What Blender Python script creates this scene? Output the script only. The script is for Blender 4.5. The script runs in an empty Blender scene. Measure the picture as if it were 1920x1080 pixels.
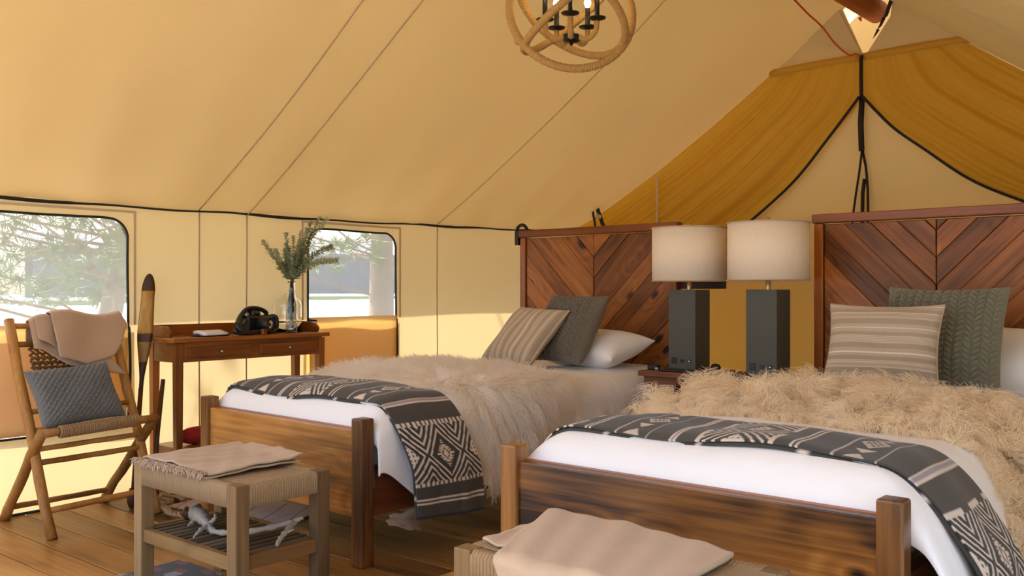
import bpy, bmesh, math, random
import numpy as np
from mathutils import Vector, Matrix, Euler, noise as mnoise
random.seed(7); rng = np.random.default_rng(7)
SC = bpy.context.scene; COL = SC.collection
PI = math.pi
def sin(x): return math.sin(x)
def cos(x): return math.cos(x)

# ------------------------------------------------------------------ camera
cam = bpy.data.cameras.new('camera'); camo = bpy.data.objects.new('camera', cam); COL.objects.link(camo)
camo.location = (0, 0, 1.06); camo.rotation_euler = (math.radians(90), 0, math.radians(39.9))
cam.sensor_width = 36; cam.lens = 36 * 1722 / 1920; cam.shift_y = -5 / 1920 * -1
cam.clip_start = 0.02; cam.clip_end = 400
SC.camera = camo

# ------------------------------------------------------------------ world, sun, exposure
SUN_DIR = Vector((-0.72, -0.17, 0.84)).normalized()      # towards the sun
w = bpy.data.worlds.new('world'); SC.world = w; w.use_nodes = True
nt = w.node_tree; bg = nt.nodes['Background']
sky = nt.nodes.new('ShaderNodeTexSky'); sky.sky_type = 'NISHITA'; sky.sun_disc = False
sky.sun_elevation = math.asin(SUN_DIR.z); sky.sun_rotation = math.atan2(SUN_DIR.x, SUN_DIR.y)
sky.air_density = 1.0; sky.dust_density = 3.0
nt.links.new(sky.outputs[0], bg.inputs[0]); bg.inputs[1].default_value = 0.62
sl = bpy.data.lights.new('sun', 'SUN'); sl.energy = 15.0; sl.angle = math.radians(0.8); sl.color = (1, .95, .86)
so = bpy.data.objects.new('sun', sl); COL.objects.link(so); so.rotation_euler = SUN_DIR.to_track_quat('Z', 'Y').to_euler()
SC.view_settings.view_transform = 'Standard'; SC.view_settings.look = 'None'
SC.view_settings.gamma = 1; SC.view_settings.use_curve_mapping = False
SC.view_settings.exposure = 0.02
cy = SC.cycles
cy.max_bounces = 10; cy.diffuse_bounces = 6; cy.transparent_max_bounces = 16; cy.transmission_bounces = 8
cy.caustics_reflective = False; cy.caustics_refractive = False; cy.sample_clamp_indirect = 6

# ------------------------------------------------------------------ materials
def lin(c):
    c = c / 255
    return c / 12.92 if c <= .04045 else ((c + .055) / 1.055) ** 2.4
def rgb(r, g, b): return (lin(r), lin(g), lin(b), 1)
def newmat(name):
    m = bpy.data.materials.new(name); m.use_nodes = True
    n = m.node_tree.nodes; b = n['Principled BSDF']
    return m, m.node_tree, n, b, m.node_tree.links
def N(nt, t, **k):
    n = nt.nodes.new(t)
    for a, v in k.items():
        if a.startswith('i_'): n.inputs[a[2:].replace('_', ' ')].default_value = v
        else: setattr(n, a, v)
    return n
def plain(name, c, rough=.6, metal=0, var=.12, scale=30, bump=0, sheen=0):
    m, t, n, b, L = newmat(name)
    tc = N(t, 'ShaderNodeTexCoord'); no = N(t, 'ShaderNodeTexNoise', i_Scale=scale, i_Detail=4)
    L.new(tc.outputs['Object'], no.inputs['Vector'])
    mx = N(t, 'ShaderNodeMixRGB'); mx.inputs[1].default_value = [x * (1 - var) for x in c[:3]] + [1]
    mx.inputs[2].default_value = [min(1, x * (1 + var)) for x in c[:3]] + [1]
    L.new(no.outputs['Fac'], mx.inputs[0]); L.new(mx.outputs[0], b.inputs['Base Color'])
    b.inputs['Roughness'].default_value = rough; b.inputs['Metallic'].default_value = metal
    if sheen: b.inputs['Sheen Weight'].default_value = sheen
    if bump:
        bp = N(t, 'ShaderNodeBump', i_Strength=bump, i_Distance=.002 if scale > 9 else .03); L.new(no.outputs['Fac'], bp.inputs['Height']); L.new(bp.outputs[0], b.inputs['Normal'])
    return m
def wood(name, dark, mid, light, axis=0, rough=.45, rings=9.0, knot=0.0, coat=0, streak=.5, bump=.25, con=1.5, spec=.3):
    m, t, n, b, L = newmat(name)
    tc = N(t, 'ShaderNodeTexCoord'); oi = N(t, 'ShaderNodeObjectInfo')
    mul = N(t, 'ShaderNodeVectorMath', operation='SCALE'); mul.inputs['Scale'].default_value = 17.3
    cmb = N(t, 'ShaderNodeCombineXYZ')
    for i in range(3): L.new(oi.outputs['Random'], cmb.inputs[i])
    L.new(cmb.outputs[0], mul.inputs[0])
    add = N(t, 'ShaderNodeVectorMath', operation='ADD'); L.new(tc.outputs['Object'], add.inputs[0]); L.new(mul.outputs[0], add.inputs[1])
    mp = N(t, 'ShaderNodeMapping'); s = [1, 1, 1]; s[axis] = .22; mp.inputs['Scale'].default_value = s
    L.new(add.outputs[0], mp.inputs[0])
    n1 = N(t, 'ShaderNodeTexNoise', i_Scale=3.2, i_Detail=2.0, i_Distortion=.6); L.new(mp.outputs[0], n1.inputs['Vector'])
    src = n1.outputs['Fac']
    if knot:
        vo = N(t, 'ShaderNodeTexVoronoi', i_Scale=5.5); mpk = N(t, 'ShaderNodeMapping'); sk = [1, 1, 1]; sk[axis] = .55; mpk.inputs['Scale'].default_value = sk
        L.new(add.outputs[0], mpk.inputs[0]); L.new(mpk.outputs[0], vo.inputs['Vector'])
        kr = N(t, 'ShaderNodeMapRange'); kr.inputs['From Min'].default_value = .02; kr.inputs['From Max'].default_value = .42; kr.inputs['To Min'].default_value = knot; kr.inputs['To Max'].default_value = 0
        L.new(vo.outputs['Distance'], kr.inputs['Value'])
        ad = N(t, 'ShaderNodeMath', operation='ADD'); L.new(src, ad.inputs[0]); L.new(kr.outputs[0], ad.inputs[1]); src = ad.outputs[0]
    rm = N(t, 'ShaderNodeMath', operation='MULTIPLY'); rm.inputs[1].default_value = rings * 2 * PI; L.new(src, rm.inputs[0])
    sn = N(t, 'ShaderNodeMath', operation='SINE'); L.new(rm.outputs[0], sn.inputs[0])
    mp2 = N(t, 'ShaderNodeMapping'); s2 = [70, 70, 70]; s2[axis] = 2.5; mp2.inputs['Scale'].default_value = s2; L.new(add.outputs[0], mp2.inputs[0])
    n2 = N(t, 'ShaderNodeTexNoise', i_Scale=1.0, i_Detail=3); L.new(mp2.outputs[0], n2.inputs['Vector'])
    n3 = N(t, 'ShaderNodeTexNoise', i_Scale=2.2, i_Detail=3); L.new(mp.outputs[0], n3.inputs['Vector'])
    # fac = .5 + .16 sin + streak*(n2-.5) + 1.3*(n3-.5)
    a1 = N(t, 'ShaderNodeMath', operation='MULTIPLY_ADD'); a1.inputs[1].default_value = .06; a1.inputs[2].default_value = .5 - streak * .5 - con / 2; L.new(sn.outputs[0], a1.inputs[0])
    a2 = N(t, 'ShaderNodeMath', operation='MULTIPLY_ADD'); a2.inputs[1].default_value = streak; L.new(n2.outputs['Fac'], a2.inputs[0]); L.new(a1.outputs[0], a2.inputs[2])
    a3 = N(t, 'ShaderNodeMath', operation='MULTIPLY_ADD'); a3.inputs[1].default_value = con; L.new(n3.outputs['Fac'], a3.inputs[0]); L.new(a2.outputs[0], a3.inputs[2])
    fin = a3.outputs[0]
    if knot:
        kk = N(t, 'ShaderNodeMapRange'); kk.inputs['From Min'].default_value = .03; kk.inputs['From Max'].default_value = .14; kk.inputs['To Min'].default_value = -.7; kk.inputs['To Max'].default_value = 0
        L.new(vo.outputs['Distance'], kk.inputs['Value'])
        a4 = N(t, 'ShaderNodeMath', operation='ADD'); L.new(fin, a4.inputs[0]); L.new(kk.outputs[0], a4.inputs[1]); fin = a4.outputs[0]
    cr = N(t, 'ShaderNodeValToRGB'); e = cr.color_ramp.elements
    e[0].position = .12; e[0].color = dark; e[1].position = .95; e[1].color = light
    x = cr.color_ramp.elements.new(.5); x.color = mid
    L.new(fin, cr.inputs[0])
    hs = N(t, 'ShaderNodeHueSaturation'); mr = N(t, 'ShaderNodeMapRange'); mr.inputs['To Min'].default_value = .68; mr.inputs['To Max'].default_value = 1.25
    L.new(oi.outputs['Random'], mr.inputs['Value']); L.new(mr.outputs[0], hs.inputs['Value']); L.new(cr.outputs[0], hs.inputs['Color'])
    L.new(hs.outputs[0], b.inputs['Base Color']); b.inputs['Roughness'].default_value = rough; b.inputs['Specular IOR Level'].default_value = spec
    if coat: b.inputs['Coat Weight'].default_value = coat; b.inputs['Coat Roughness'].default_value = .25
    bp = N(t, 'ShaderNodeBump', i_Strength=bump, i_Distance=.002); L.new(n2.outputs['Fac'], bp.inputs['Height']); L.new(bp.outputs[0], b.inputs['Normal'])
    return m
def canvas(name, diff, trans, mix=.5, weave=True):
    m, t, n, b, L = newmat(name); n.remove(b); out = [x for x in n if x.type == 'OUTPUT_MATERIAL'][0]
    tc = N(t, 'ShaderNodeTexCoord')
    no = N(t, 'ShaderNodeTexNoise', i_Scale=1.3, i_Detail=5); L.new(tc.outputs['Object'], no.inputs['Vector'])
    outs = []
    for c in (diff, trans):
        mx = N(t, 'ShaderNodeMixRGB'); mx.inputs[1].default_value = [x * .94 for x in c[:3]] + [1]; mx.inputs[2].default_value = [min(1, x * 1.05) for x in c[:3]] + [1]
        L.new(no.outputs['Fac'], mx.inputs[0]); outs.append(mx)
    d = N(t, 'ShaderNodeBsdfDiffuse'); tr = N(t, 'ShaderNodeBsdfTranslucent'); ms = N(t, 'ShaderNodeMixShader'); ms.inputs[0].default_value = mix
    L.new(outs[0].outputs[0], d.inputs[0]); L.new(outs[1].outputs[0], tr.inputs[0])
    n2 = N(t, 'ShaderNodeTexNoise', i_Scale=4, i_Detail=4); L.new(tc.outputs['Object'], n2.inputs['Vector'])
    bp = N(t, 'ShaderNodeBump', i_Strength=.25, i_Distance=.03); L.new(n2.outputs['Fac'], bp.inputs['Height'])
    L.new(bp.outputs[0], d.inputs['Normal'])
    L.new(d.outputs[0], ms.inputs[1]); L.new(tr.outputs[0], ms.inputs[2]); L.new(ms.outputs[0], out.inputs[0])
    return m
def attrmat(name, rough=.85, fuzz=.1, trans=0, bump=.15, bscale=400):
    m, t, n, b, L = newmat(name)
    a = N(t, 'ShaderNodeAttribute', attribute_name='tint')
    tc = N(t, 'ShaderNodeTexCoord'); no = N(t, 'ShaderNodeTexNoise', i_Scale=bscale, i_Detail=2); L.new(tc.outputs['Object'], no.inputs['Vector'])
    mr = N(t, 'ShaderNodeMapRange'); mr.inputs['To Min'].default_value = 1 - fuzz * 2; mr.inputs['To Max'].default_value = 1 + fuzz * 2; L.new(no.outputs['Fac'], mr.inputs['Value'])
    hs = N(t, 'ShaderNodeHueSaturation'); L.new(mr.outputs[0], hs.inputs['Value']); L.new(a.outputs['Color'], hs.inputs['Color'])
    L.new(hs.outputs[0], b.inputs['Base Color']); b.inputs['Roughness'].default_value = rough
    b.inputs['Sheen Weight'].default_value = .15
    bp = N(t, 'ShaderNodeBump', i_Strength=bump, i_Distance=.002); L.new(no.outputs['Fac'], bp.inputs['Height']); L.new(bp.outputs[0], b.inputs['Normal'])
    return m
def glassmat(name, tint=(1, 1, 1, 1)):
    m, t, n, b, L = newmat(name); b.inputs['Transmission Weight'].default_value = 1; b.inputs['Roughness'].default_value = 0.02
    b.inputs['Base Color'].default_value = tint; b.inputs['IOR'].default_value = 1.45
    return m
M = {}
M['canvas'] = canvas('cream canvas', (.72, .59, .31, 1), (.87, .68, .355, 1), .20)
M['fly'] = canvas('outer fly canvas', (.8, .72, .58, 1), (.86, .76, .60, 1), .125)
M['drape'] = canvas('gold lining canvas', (.68, .46, .08, 1), (.90, .60, .07, 1), .45)
M['flap'] = canvas('window flap canvas', (.82, .66, .42, 1), (.90, .74, .42, 1), .42)
M['seam'] = canvas('stitched seam', (.66, .54, .36, 1), (.74, .54, .32, 1), .25)
M['black'] = plain('black webbing', rgb(24, 20, 18), .7)
M['blackmetal'] = plain('black metal', rgb(22, 19, 17), .45, .3)
M['bed'] = wood('stained pine along', rgb(44, 22, 8), rgb(146, 92, 38), rgb(214, 152, 80), 0, .36, 7, .22, .3, .6, .25, 2.2)
M['bedz'] = wood('stained pine upright', rgb(60, 34, 14), rgb(136, 88, 40), rgb(196, 138, 74), 2, .36, 6, 0, .3, .5, .25, 1.7)
M['bedy'] = wood('stained pine lengthwise', rgb(40, 18, 8), rgb(90, 45, 20), rgb(130, 75, 35), 1, .45, 6, 0, .2)
M['hb'] = wood('headboard stain', rgb(52, 26, 10), rgb(138, 80, 34), rgb(190, 122, 60), 0, .5, 7, .3, .1)
M['hbf'] = wood('headboard frame stain', rgb(86, 40, 8), rgb(138, 72, 20), rgb(184, 110, 42), 0, .4, 5, 0, .2)
M['hbfz'] = wood('headboard frame upright', rgb(86, 40, 8), rgb(138, 72, 20), rgb(184, 110, 42), 2, .4, 5, 0, .2)
M['floor'] = wood('deck board', rgb(96, 62, 28), rgb(160, 114, 60), rgb(196, 150, 90), 0, .45, 4, .12, 0, .6, .3, 2.0)
M['desk'] = wood('polished brown wood', rgb(68, 30, 8), rgb(134, 74, 22), rgb(176, 108, 42), 1, .32, 5, 0, .3)
M['deskz'] = wood('polished brown wood upright', rgb(80, 38, 12), rgb(140, 82, 30), rgb(180, 112, 48), 2, .35, 5, 0, .2)
M['bench'] = wood('weathered teak', rgb(80, 58, 36), rgb(124, 96, 62), rgb(158, 128, 88), 2, .6, 5)
M['benchy'] = wood('weathered teak lengthwise', rgb(78, 48, 24), rgb(122, 82, 44), rgb(156, 114, 68), 1, .6, 5)
M['benchx'] = wood('weathered teak crosswise', rgb(92, 66, 36), rgb(142, 108, 64), rgb(176, 142, 92), 0, .6, 5)
M['slat'] = wood('dark teak slat', rgb(62, 48, 34), rgb(92, 74, 52), rgb(118, 98, 72), 1, .6, 5)
M['stick'] = wood('peeled branch wood', rgb(110, 72, 30), rgb(166, 118, 60), rgb(200, 156, 92), 2, .5, 4)
M['stand'] = wood('nightstand wood', rgb(58, 32, 20), rgb(106, 62, 38), rgb(142, 92, 60), 0, .5, 5)
M['paddle'] = wood('varnished paddle wood', rgb(96, 66, 20), rgb(150, 110, 44), rgb(186, 146, 70), 2, .4, 5)
M['dstick'] = wood('dark brown stick', rgb(40, 22, 10), rgb(76, 44, 20), rgb(110, 66, 30), 2, .5, 4)
M['beam'] = wood('ridge pole log', rgb(120, 56, 20), rgb(170, 90, 36), rgb(200, 120, 60), 1, .6, 4)
M['rope'] = plain('twisted rope', rgb(158, 130, 94), .9, 0, .25, 180, .6)
M['ropegold'] = plain('chandelier rope', rgb(168, 130, 72), .9, 0, .25, 160, .6)
M['darkrope'] = plain('woven brown rope', rgb(108, 80, 46), .9, 0, .35, 120, .6)
M['linen'] = plain('beige linen', rgb(190, 164, 136), .9, 0, .06, 90, .2, .1)
M['linen2'] = plain('tan wool', rgb(176, 148, 124), .9, 0, .07, 260, .4, .2)
M['white'] = plain('white cotton', (.86, .83, .82, 1), .85, 0, .02, 5, .5, .1)
M['knit'] = plain('dark taupe wool', rgb(112, 102, 86), .95, 0, .18, 160, .5, .2)
M['knit2'] = plain('olive grey wool', rgb(120, 116, 96), .95, 0, .18, 160, .5, .2)
M['blue'] = plain('slate blue wool', rgb(104, 104, 102), .95, 0, .16, 200, .4, .2)
M['concrete'] = plain('dark slate lamp base', rgb(82, 81, 74), .75, 0, .08, 14, .1)
M['brass'] = plain('brushed brass', rgb(205, 175, 120), .35, .9, .05)
M['port'] = plain('black plastic', rgb(14, 15, 17), .4)
M['chrome'] = plain('grey metal', rgb(170, 170, 170), .3, .9)
M['paper'] = plain('white paper', rgb(225, 218, 214), .8)
M['leather'] = plain('black leather', rgb(16, 15, 16), .35, 0, .1, 90, .3)
M['glass'] = glassmat('clear glass')
M['leaf'] = plain('grey green leaf', rgb(150, 154, 124), .7, 0, .3, 40)
M['leaf2'] = plain('dusky green leaf', rgb(112, 124, 98), .7, 0, .3, 40)
M['stem'] = plain('brown plant stem', rgb(110, 100, 70), .7)
M['drift'] = plain('bleached driftwood', rgb(164, 150, 134), .85, 0, .3, 40, .6)
M['cord'] = plain('orange cord', rgb(190, 74, 20), .7)
M['vinyl'] = plain('clear plastic', rgb(190, 180, 175), .3)
M['red'] = plain('red patterned cloth', rgb(150, 30, 28), .85, 0, .6, 40)
M['sand'] = plain('pale gravel', rgb(176, 172, 166), .95, 0, .1, 3, .3)
M['bark'] = plain('grey brown bark', rgb(120, 104, 88), .9, 0, .35, 9, .8)
M['needle'] = plain('pine needle', rgb(84, 112, 56), .6, 0, .35, 3)
M['shed'] = plain('grey siding', rgb(108, 112, 116), .8, 0, .05, 2)
M['post'] = plain('white painted rail', rgb(215, 215, 215), .7)
M['grass'] = plain('dry grass', rgb(120, 140, 84), .9, 0, .35, 4)
M['tint'] = attrmat('woven print'); M['tintrug'] = attrmat('rug pile', .95, .12, 0, .3, 250)
def woolmat(name, c1, c2):
    m, t, n, b, L = newmat(name); n.remove(b); out = [x for x in n if x.type == 'OUTPUT_MATERIAL'][0]
    tc = N(t, 'ShaderNodeTexCoord'); no = N(t, 'ShaderNodeTexNoise', i_Scale=14, i_Detail=3); L.new(tc.outputs['Object'], no.inputs['Vector'])
    mx = N(t, 'ShaderNodeMixRGB'); mx.inputs[1].default_value = c1; mx.inputs[2].default_value = c2; L.new(no.outputs['Fac'], mx.inputs[0])
    d = N(t, 'ShaderNodeBsdfDiffuse'); tr = N(t, 'ShaderNodeBsdfTranslucent'); ms = N(t, 'ShaderNodeMixShader'); ms.inputs[0].default_value = .45
    L.new(mx.outputs[0], d.inputs[0]); L.new(mx.outputs[0], tr.inputs[0]); L.new(d.outputs[0], ms.inputs[1]); L.new(tr.outputs[0], ms.inputs[2]); L.new(ms.outputs[0], out.inputs[0])
    return m
def linenshade():
    m, t, n, b, L = newmat('lamp shade linen'); n.remove(b); out = [x for x in n if x.type == 'OUTPUT_MATERIAL'][0]
    tc = N(t, 'ShaderNodeTexCoord'); no = N(t, 'ShaderNodeTexNoise', i_Scale=1, i_Detail=3); mp = N(t, 'ShaderNodeMapping'); mp.inputs['Scale'].default_value = (60, 60, 260)
    L.new(tc.outputs['Object'], mp.inputs[0]); L.new(mp.outputs[0], no.inputs['Vector'])
    cr = N(t, 'ShaderNodeMixRGB'); cr.inputs[1].default_value = rgb(238, 220, 194); cr.inputs[2].default_value = rgb(252, 240, 222); L.new(no.outputs['Fac'], cr.inputs[0])
    d = N(t, 'ShaderNodeBsdfDiffuse'); tr = N(t, 'ShaderNodeBsdfTranslucent'); ms = N(t, 'ShaderNodeMixShader'); ms.inputs[0].default_value = .15
    L.new(cr.outputs[0], d.inputs[0]); L.new(cr.outputs[0], tr.inputs[0]); L.new(d.outputs[0], ms.inputs[1]); L.new(tr.outputs[0], ms.inputs[2]); L.new(ms.outputs[0], out.inputs[0])
    return m
M['shade'] = linenshade(); M['leaf'] = woolmat('grey green leaf', rgb(176, 182, 150), rgb(206, 208, 180)); M['leaf2'] = woolmat('dusky green leaf', rgb(146, 158, 124), rgb(180, 188, 156))
def screenmat():
    m, t, n, b, L = newmat('window insect mesh'); n.remove(b); out = [x for x in n if x.type == 'OUTPUT_MATERIAL'][0]
    d = N(t, 'ShaderNodeBsdfDiffuse'); d.inputs[0].default_value = (.75, .76, .74, 1); tr = N(t, 'ShaderNodeBsdfTranslucent'); tr.inputs[0].default_value = (.8, .82, .8, 1)
    m1 = N(t, 'ShaderNodeMixShader'); m1.inputs[0].default_value = .6; L.new(d.outputs[0], m1.inputs[1]); L.new(tr.outputs[0], m1.inputs[2])
    tp = N(t, 'ShaderNodeBsdfTransparent'); m2 = N(t, 'ShaderNodeMixShader'); m2.inputs[0].default_value = .30
    L.new(tp.outputs[0], m2.inputs[1]); L.new(m1.outputs[0], m2.inputs[2]); L.new(m2.outputs[0], out.inputs[0])
    return m
M['screen'] = screenmat()
def emat(name, c, s):
    m, t, n, b, L = newmat(name); b.inputs['Emission Color'].default_value = c; b.inputs['Emission Strength'].default_value = s; b.inputs['Base Color'].default_value = c
    return m
M['bulb'] = emat('lit bulb', (1, .72, .36, 1), 30)
M['woolw'] = woolmat('cream sheep wool', rgb(250, 240, 226), rgb(255, 250, 244))
M['woolt'] = woolmat('tan sheep wool', rgb(246, 224, 190), rgb(255, 246, 226))

# ------------------------------------------------------------------ mesh helpers
class MB:
    def __init__(s): s.v = []; s.f = []
    def add(s, vs, fs):
        o = len(s.v); s.v += [tuple(v) for v in vs]; s.f += [tuple(i + o for i in f) for f in fs]; return s
    def box(s, c, d, rot=None):
        x, y, z = d[0] / 2, d[1] / 2, d[2] / 2
        vs = [Vector((a, b, e)) for a in (-x, x) for b in (-y, y) for e in (-z, z)]
        if rot: R = Euler(rot).to_matrix(); vs = [R @ v for v in vs]
        c = Vector(c)
        return s.add([v + c for v in vs], [(0, 1, 3, 2), (4, 6, 7, 5), (0, 4, 5, 1), (2, 3, 7, 6), (0, 2, 6, 4), (1, 5, 7, 3)])
    def tube(s, pts, r, seg=8, caps=True, closed=False):
        pts = [Vector(p) for p in pts]; n = len(pts); rs = r if hasattr(r, '__len__') else [r] * n
        up = None; rings = []
        for i, p in enumerate(pts):
            a = pts[(i - 1) % n] if (i > 0 or closed) else p; b = pts[(i + 1) % n] if (i < n - 1 or closed) else p
            d = (b - a); d = d.normalized() if d.length > 1e-9 else Vector((0, 0, 1))
            if up is None:
                up = d.orthogonal().normalized()
            up = (up - d * up.dot(d)); up = up.normalized() if up.length > 1e-6 else d.orthogonal().normalized()
            q = d.cross(up)
            rings.append([p + (up * math.cos(2 * PI * k / seg) + q * math.sin(2 * PI * k / seg)) * rs[i] for k in range(seg)])
        vs = [v for g in rings for v in g]; fs = []
        for i in range(n if closed else n - 1):
            j = (i + 1) % n
            for k in range(seg):
                l = (k + 1) % seg; fs.append((i * seg + k, i * seg + l, j * seg + l, j * seg + k))
        if caps and not closed: fs += [tuple(range(seg))[::-1], tuple((n - 1) * seg + k for k in range(seg))]
        return s.add(vs, fs)
    def lathe(s, prof, c=(0, 0, 0), seg=28, close=False):
        vs = []; fs = []; n = len(prof)
        for (r, z) in prof:
            for k in range(seg): vs.append((c[0] + r * math.cos(2 * PI * k / seg), c[1] + r * math.sin(2 * PI * k / seg), c[2] + z))
        for i in range(n - 1 + (1 if close else 0)):
            j = (i + 1) % n
            for k in range(seg):
                l = (k + 1) % seg; fs.append((i * seg + k, i * seg + l, j * seg + l, j * seg + k))
        return s.add(vs, fs)
    def grid(s, fn, nu, nv):
        vs = [fn(i / nu, j / nv) for i in range(nu + 1) for j in range(nv + 1)]
        fs = [(i * (nv + 1) + j, (i + 1) * (nv + 1) + j, (i + 1) * (nv + 1) + j + 1, i * (nv + 1) + j + 1) for i in range(nu) for j in range(nv)]
        return s.add(vs, fs)
    def build(s, name, mat, parent=None, smooth=False, bevel=0, solid=0, loc=None, subsurf=0, offset=-1):
        me = bpy.data.meshes.new(name); me.from_pydata(s.v, [], s.f); me.update()
        if mat: me.materials.append(M[mat] if isinstance(mat, str) else mat)
        if smooth: me.polygons.foreach_set('use_smooth', [True] * len(me.polygons))
        o = bpy.data.objects.new(name, me); COL.objects.link(o)
        if parent: o.parent = parent
        if loc is not None: o.location = loc
        if solid:
            md = o.modifiers.new('solid', 'SOLIDIFY'); md.thickness = solid; md.offset = offset
        if bevel:
            md = o.modifiers.new('bevel', 'BEVEL'); md.width = bevel; md.segments = 2; md.limit_method = 'ANGLE'
        if subsurf:
            md = o.modifiers.new('sub', 'SUBSURF'); md.levels = subsurf; md.render_levels = subsurf
        return o
def fixn(o):
    bm = bmesh.new(); bm.from_mesh(o.data); bmesh.ops.recalc_face_normals(bm, faces=bm.faces); bm.to_mesh(o.data); bm.free(); return o
def tag(o, label, cat, group=None, kind=None):
    if label: o['label'] = label
    if cat: o['category'] = cat
    if group: o['group'] = group
    if kind: o['kind'] = kind
    return o
def empty(name, loc=(0, 0, 0), rz=0, **k):
    o = bpy.data.objects.new(name, None); COL.objects.link(o); o.location = loc; o.rotation_euler = (0, 0, rz); o.empty_display_size = .1
    if k: tag(o, **k)
    return o
def struct(o): o['kind'] = 'structure'; return o
def stuff(o): o['kind'] = 'stuff'; return o
def box(name, c, d, mat, parent=None, bevel=.004, rot=None):
    # object origin at its centre so the grain follows the piece
    m = MB().box((0, 0, 0), d); o = m.build(name, mat, parent, bevel=bevel, loc=c)
    if rot: o.rotation_euler = rot
    return o
def tube(name, pts, r, mat, parent=None, seg=10, smooth=True, closed=False):
    return MB().tube(pts, r, seg, True, closed).build(name, mat, parent, smooth)
def settint(o, cols):
    me = o.data; a = me.color_attributes.new('tint', 'FLOAT_COLOR', 'POINT'); a.data.foreach_set('color', np.asarray(cols, dtype=np.float32).ravel())
def lerp(a, b, t): return a + (b - a) * t
def sst(x, a, b):
    t = min(1, max(0, (x - a) / (b - a))); return t * t * (3 - 2 * t)
def spline(pts, n=8):
    pts = [Vector(p) for p in pts]; out = []
    P = [pts[0]] + pts + [pts[-1]]
    for i in range(1, len(P) - 2):
        for k in range(n):
            t = k / n; a, b, c, d = P[i - 1], P[i], P[i + 1], P[i + 2]
            out.append(.5 * ((2 * b) + (c - a) * t + (2 * a - 5 * b + 4 * c - d) * t * t + (3 * b - a - 3 * c + d) * t ** 3))
    out.append(pts[-1]); return out

# ------------------------------------------------------------------ the tent shell
WX, RX, CX = -4.56, 0.22, -2.177
Y0, Y1 = 0.35, 6.37; YD = -1.1     # canvas starts at the open front, the deck runs on outside
RZ = 3.14
def eave(y):
    base = 1.497 + .0012 * max(0, y - 1.5) + .0042 * max(0, y - 2.5) ** 2
    return min(base, 1.585) - .006 * abs(sin(y * 2.1)) + .003
def roofz(t, y):      # t: 0 at the eave, 1 at the ridge
    sag = .055 + .045 * sst(y, 4.6, 6.3)
    return lerp(eave(y), RZ, t) - sag * sin(PI * t ** .85)
def roof(name, x0):
    def fn(u, v):
        y = lerp(Y0 + .0, Y1 + .02, u); t = v
        z = roofz(t, y)
        fold = (1 - t) ** 3 * .010 * sin(y * 14 + 6 * t) + .006 * sin(y * 5.3 + t * 9) * sin(PI * t)
        return (lerp(x0, CX, t), y, z + fold)
    o = MB().grid(fn, 150, 30).build(name, 'canvas', None, True)
    return struct(o)
roof_l = roof('ceiling', WX); roof_r = roof('ceiling', RX)
for ro, x0 in ((roof_l, WX), (roof_r, RX)):
    for ys in (1.22, 2.767, 3.069, 4.622):
        def fn(u, v, ys=ys, x0=x0):
            t = u; y = ys + (v - .5) * .008
            z = roofz(t, ys) + (1 - t) ** 3 * .010 * sin(ys * 14 + 6 * t) + .006 * sin(ys * 5.3 + t * 9) * sin(PI * t)
            return (lerp(x0, CX, t) + (.006 if x0 < CX else -.006) * .5, y, z - .006)
        MB().grid(fn, 30, 1).build('seam', 'seam', ro, True, solid=.002)

# outer rain fly, a second canvas layer above the roof that overhangs the eaves
def fly(x0, name):
    def fn(u, v):
        y = lerp(Y0 - .3, Y1 + .75, u); x = lerp(x0, CX, v)
        return (x, y, lerp(1.49, 3.33, v) - .03 * sin(PI * v))
    return struct(MB().grid(fn, 12, 8).build(name, 'fly', None, True))
fly(WX - .52, 'ceiling_fly'); fly(RX + .52, 'ceiling_fly')

def wtopz(y): return eave(y) + .010 * sin(y * 14) + .004
def wallside(name, x, wins):
    ys = set([Y0, Y1]); y = Y0
    while y < Y1: ys.add(round(y, 3)); y += .12
    for (a, b, z0, z1, zz) in wins:
        for k in range(9): ys.add(a + .1 * (1 - cos(PI / 2 * k / 8))); ys.add(b - .1 * (1 - cos(PI / 2 * k / 8)))
        ys.add(a - 1e-4); ys.add(b + 1e-4)
    ys = sorted(ys); m = MB()
    def wx(y, z): return x + .006 * sin(y * 3.1 + z * 2) * sin(PI * min(1, z / 1.5))
    def col(y, lo, hi, n=6): return [(wx(y, lerp(lo, hi, k / n)), y, lerp(lo, hi, k / n)) for k in range(n + 1)]
    def top(w_, y):
        a, b, z0, z1 = w_[:4]; r = .1; dd = min(y - a, b - y)
        return z1 if dd >= r else z1 - r + math.sqrt(max(0, r * r - (r - dd) ** 2))
    for ya, yb in zip(ys[:-1], ys[1:]):
        ww = [q for q in wins if ya >= q[0] - 1e-6 and yb <= q[1] + 1e-6]
        if ww:
            q = ww[0]
            spans = [((0, q[4]), (0, q[4])), ((top(q, ya), wtopz(ya)), (top(q, yb), wtopz(yb)))]
        else: spans = [((0, wtopz(ya)), (0, wtopz(yb)))]
        for (la, ha), (lb, hb) in spans:
            A = col(ya, la, ha); B = col(yb, lb, hb); n = len(A)
            m.add(A + B, [(k, n + k, n + k + 1, k + 1) for k in range(n - 1)])
    return struct(m.build(name, 'canvas', None, True)), top
WIN1 = (0.95, 2.357, .893, 1.428, .365); WIN2 = (3.499, 4.225, .892, 1.441, .30)
wl, wtop = wallside('wall_left', WX, [WIN1, WIN2])
ADDED_WIN = (3.499, 4.225, .892, 1.441, .30); ADDED_DOOR = (.75, 2.6, .0, 1.44, .0)  # unseen right wall openings, put in to brighten the bed sides
wr, _ = wallside('wall_right', RX, [ADDED_DOOR, ADDED_WIN])
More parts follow.
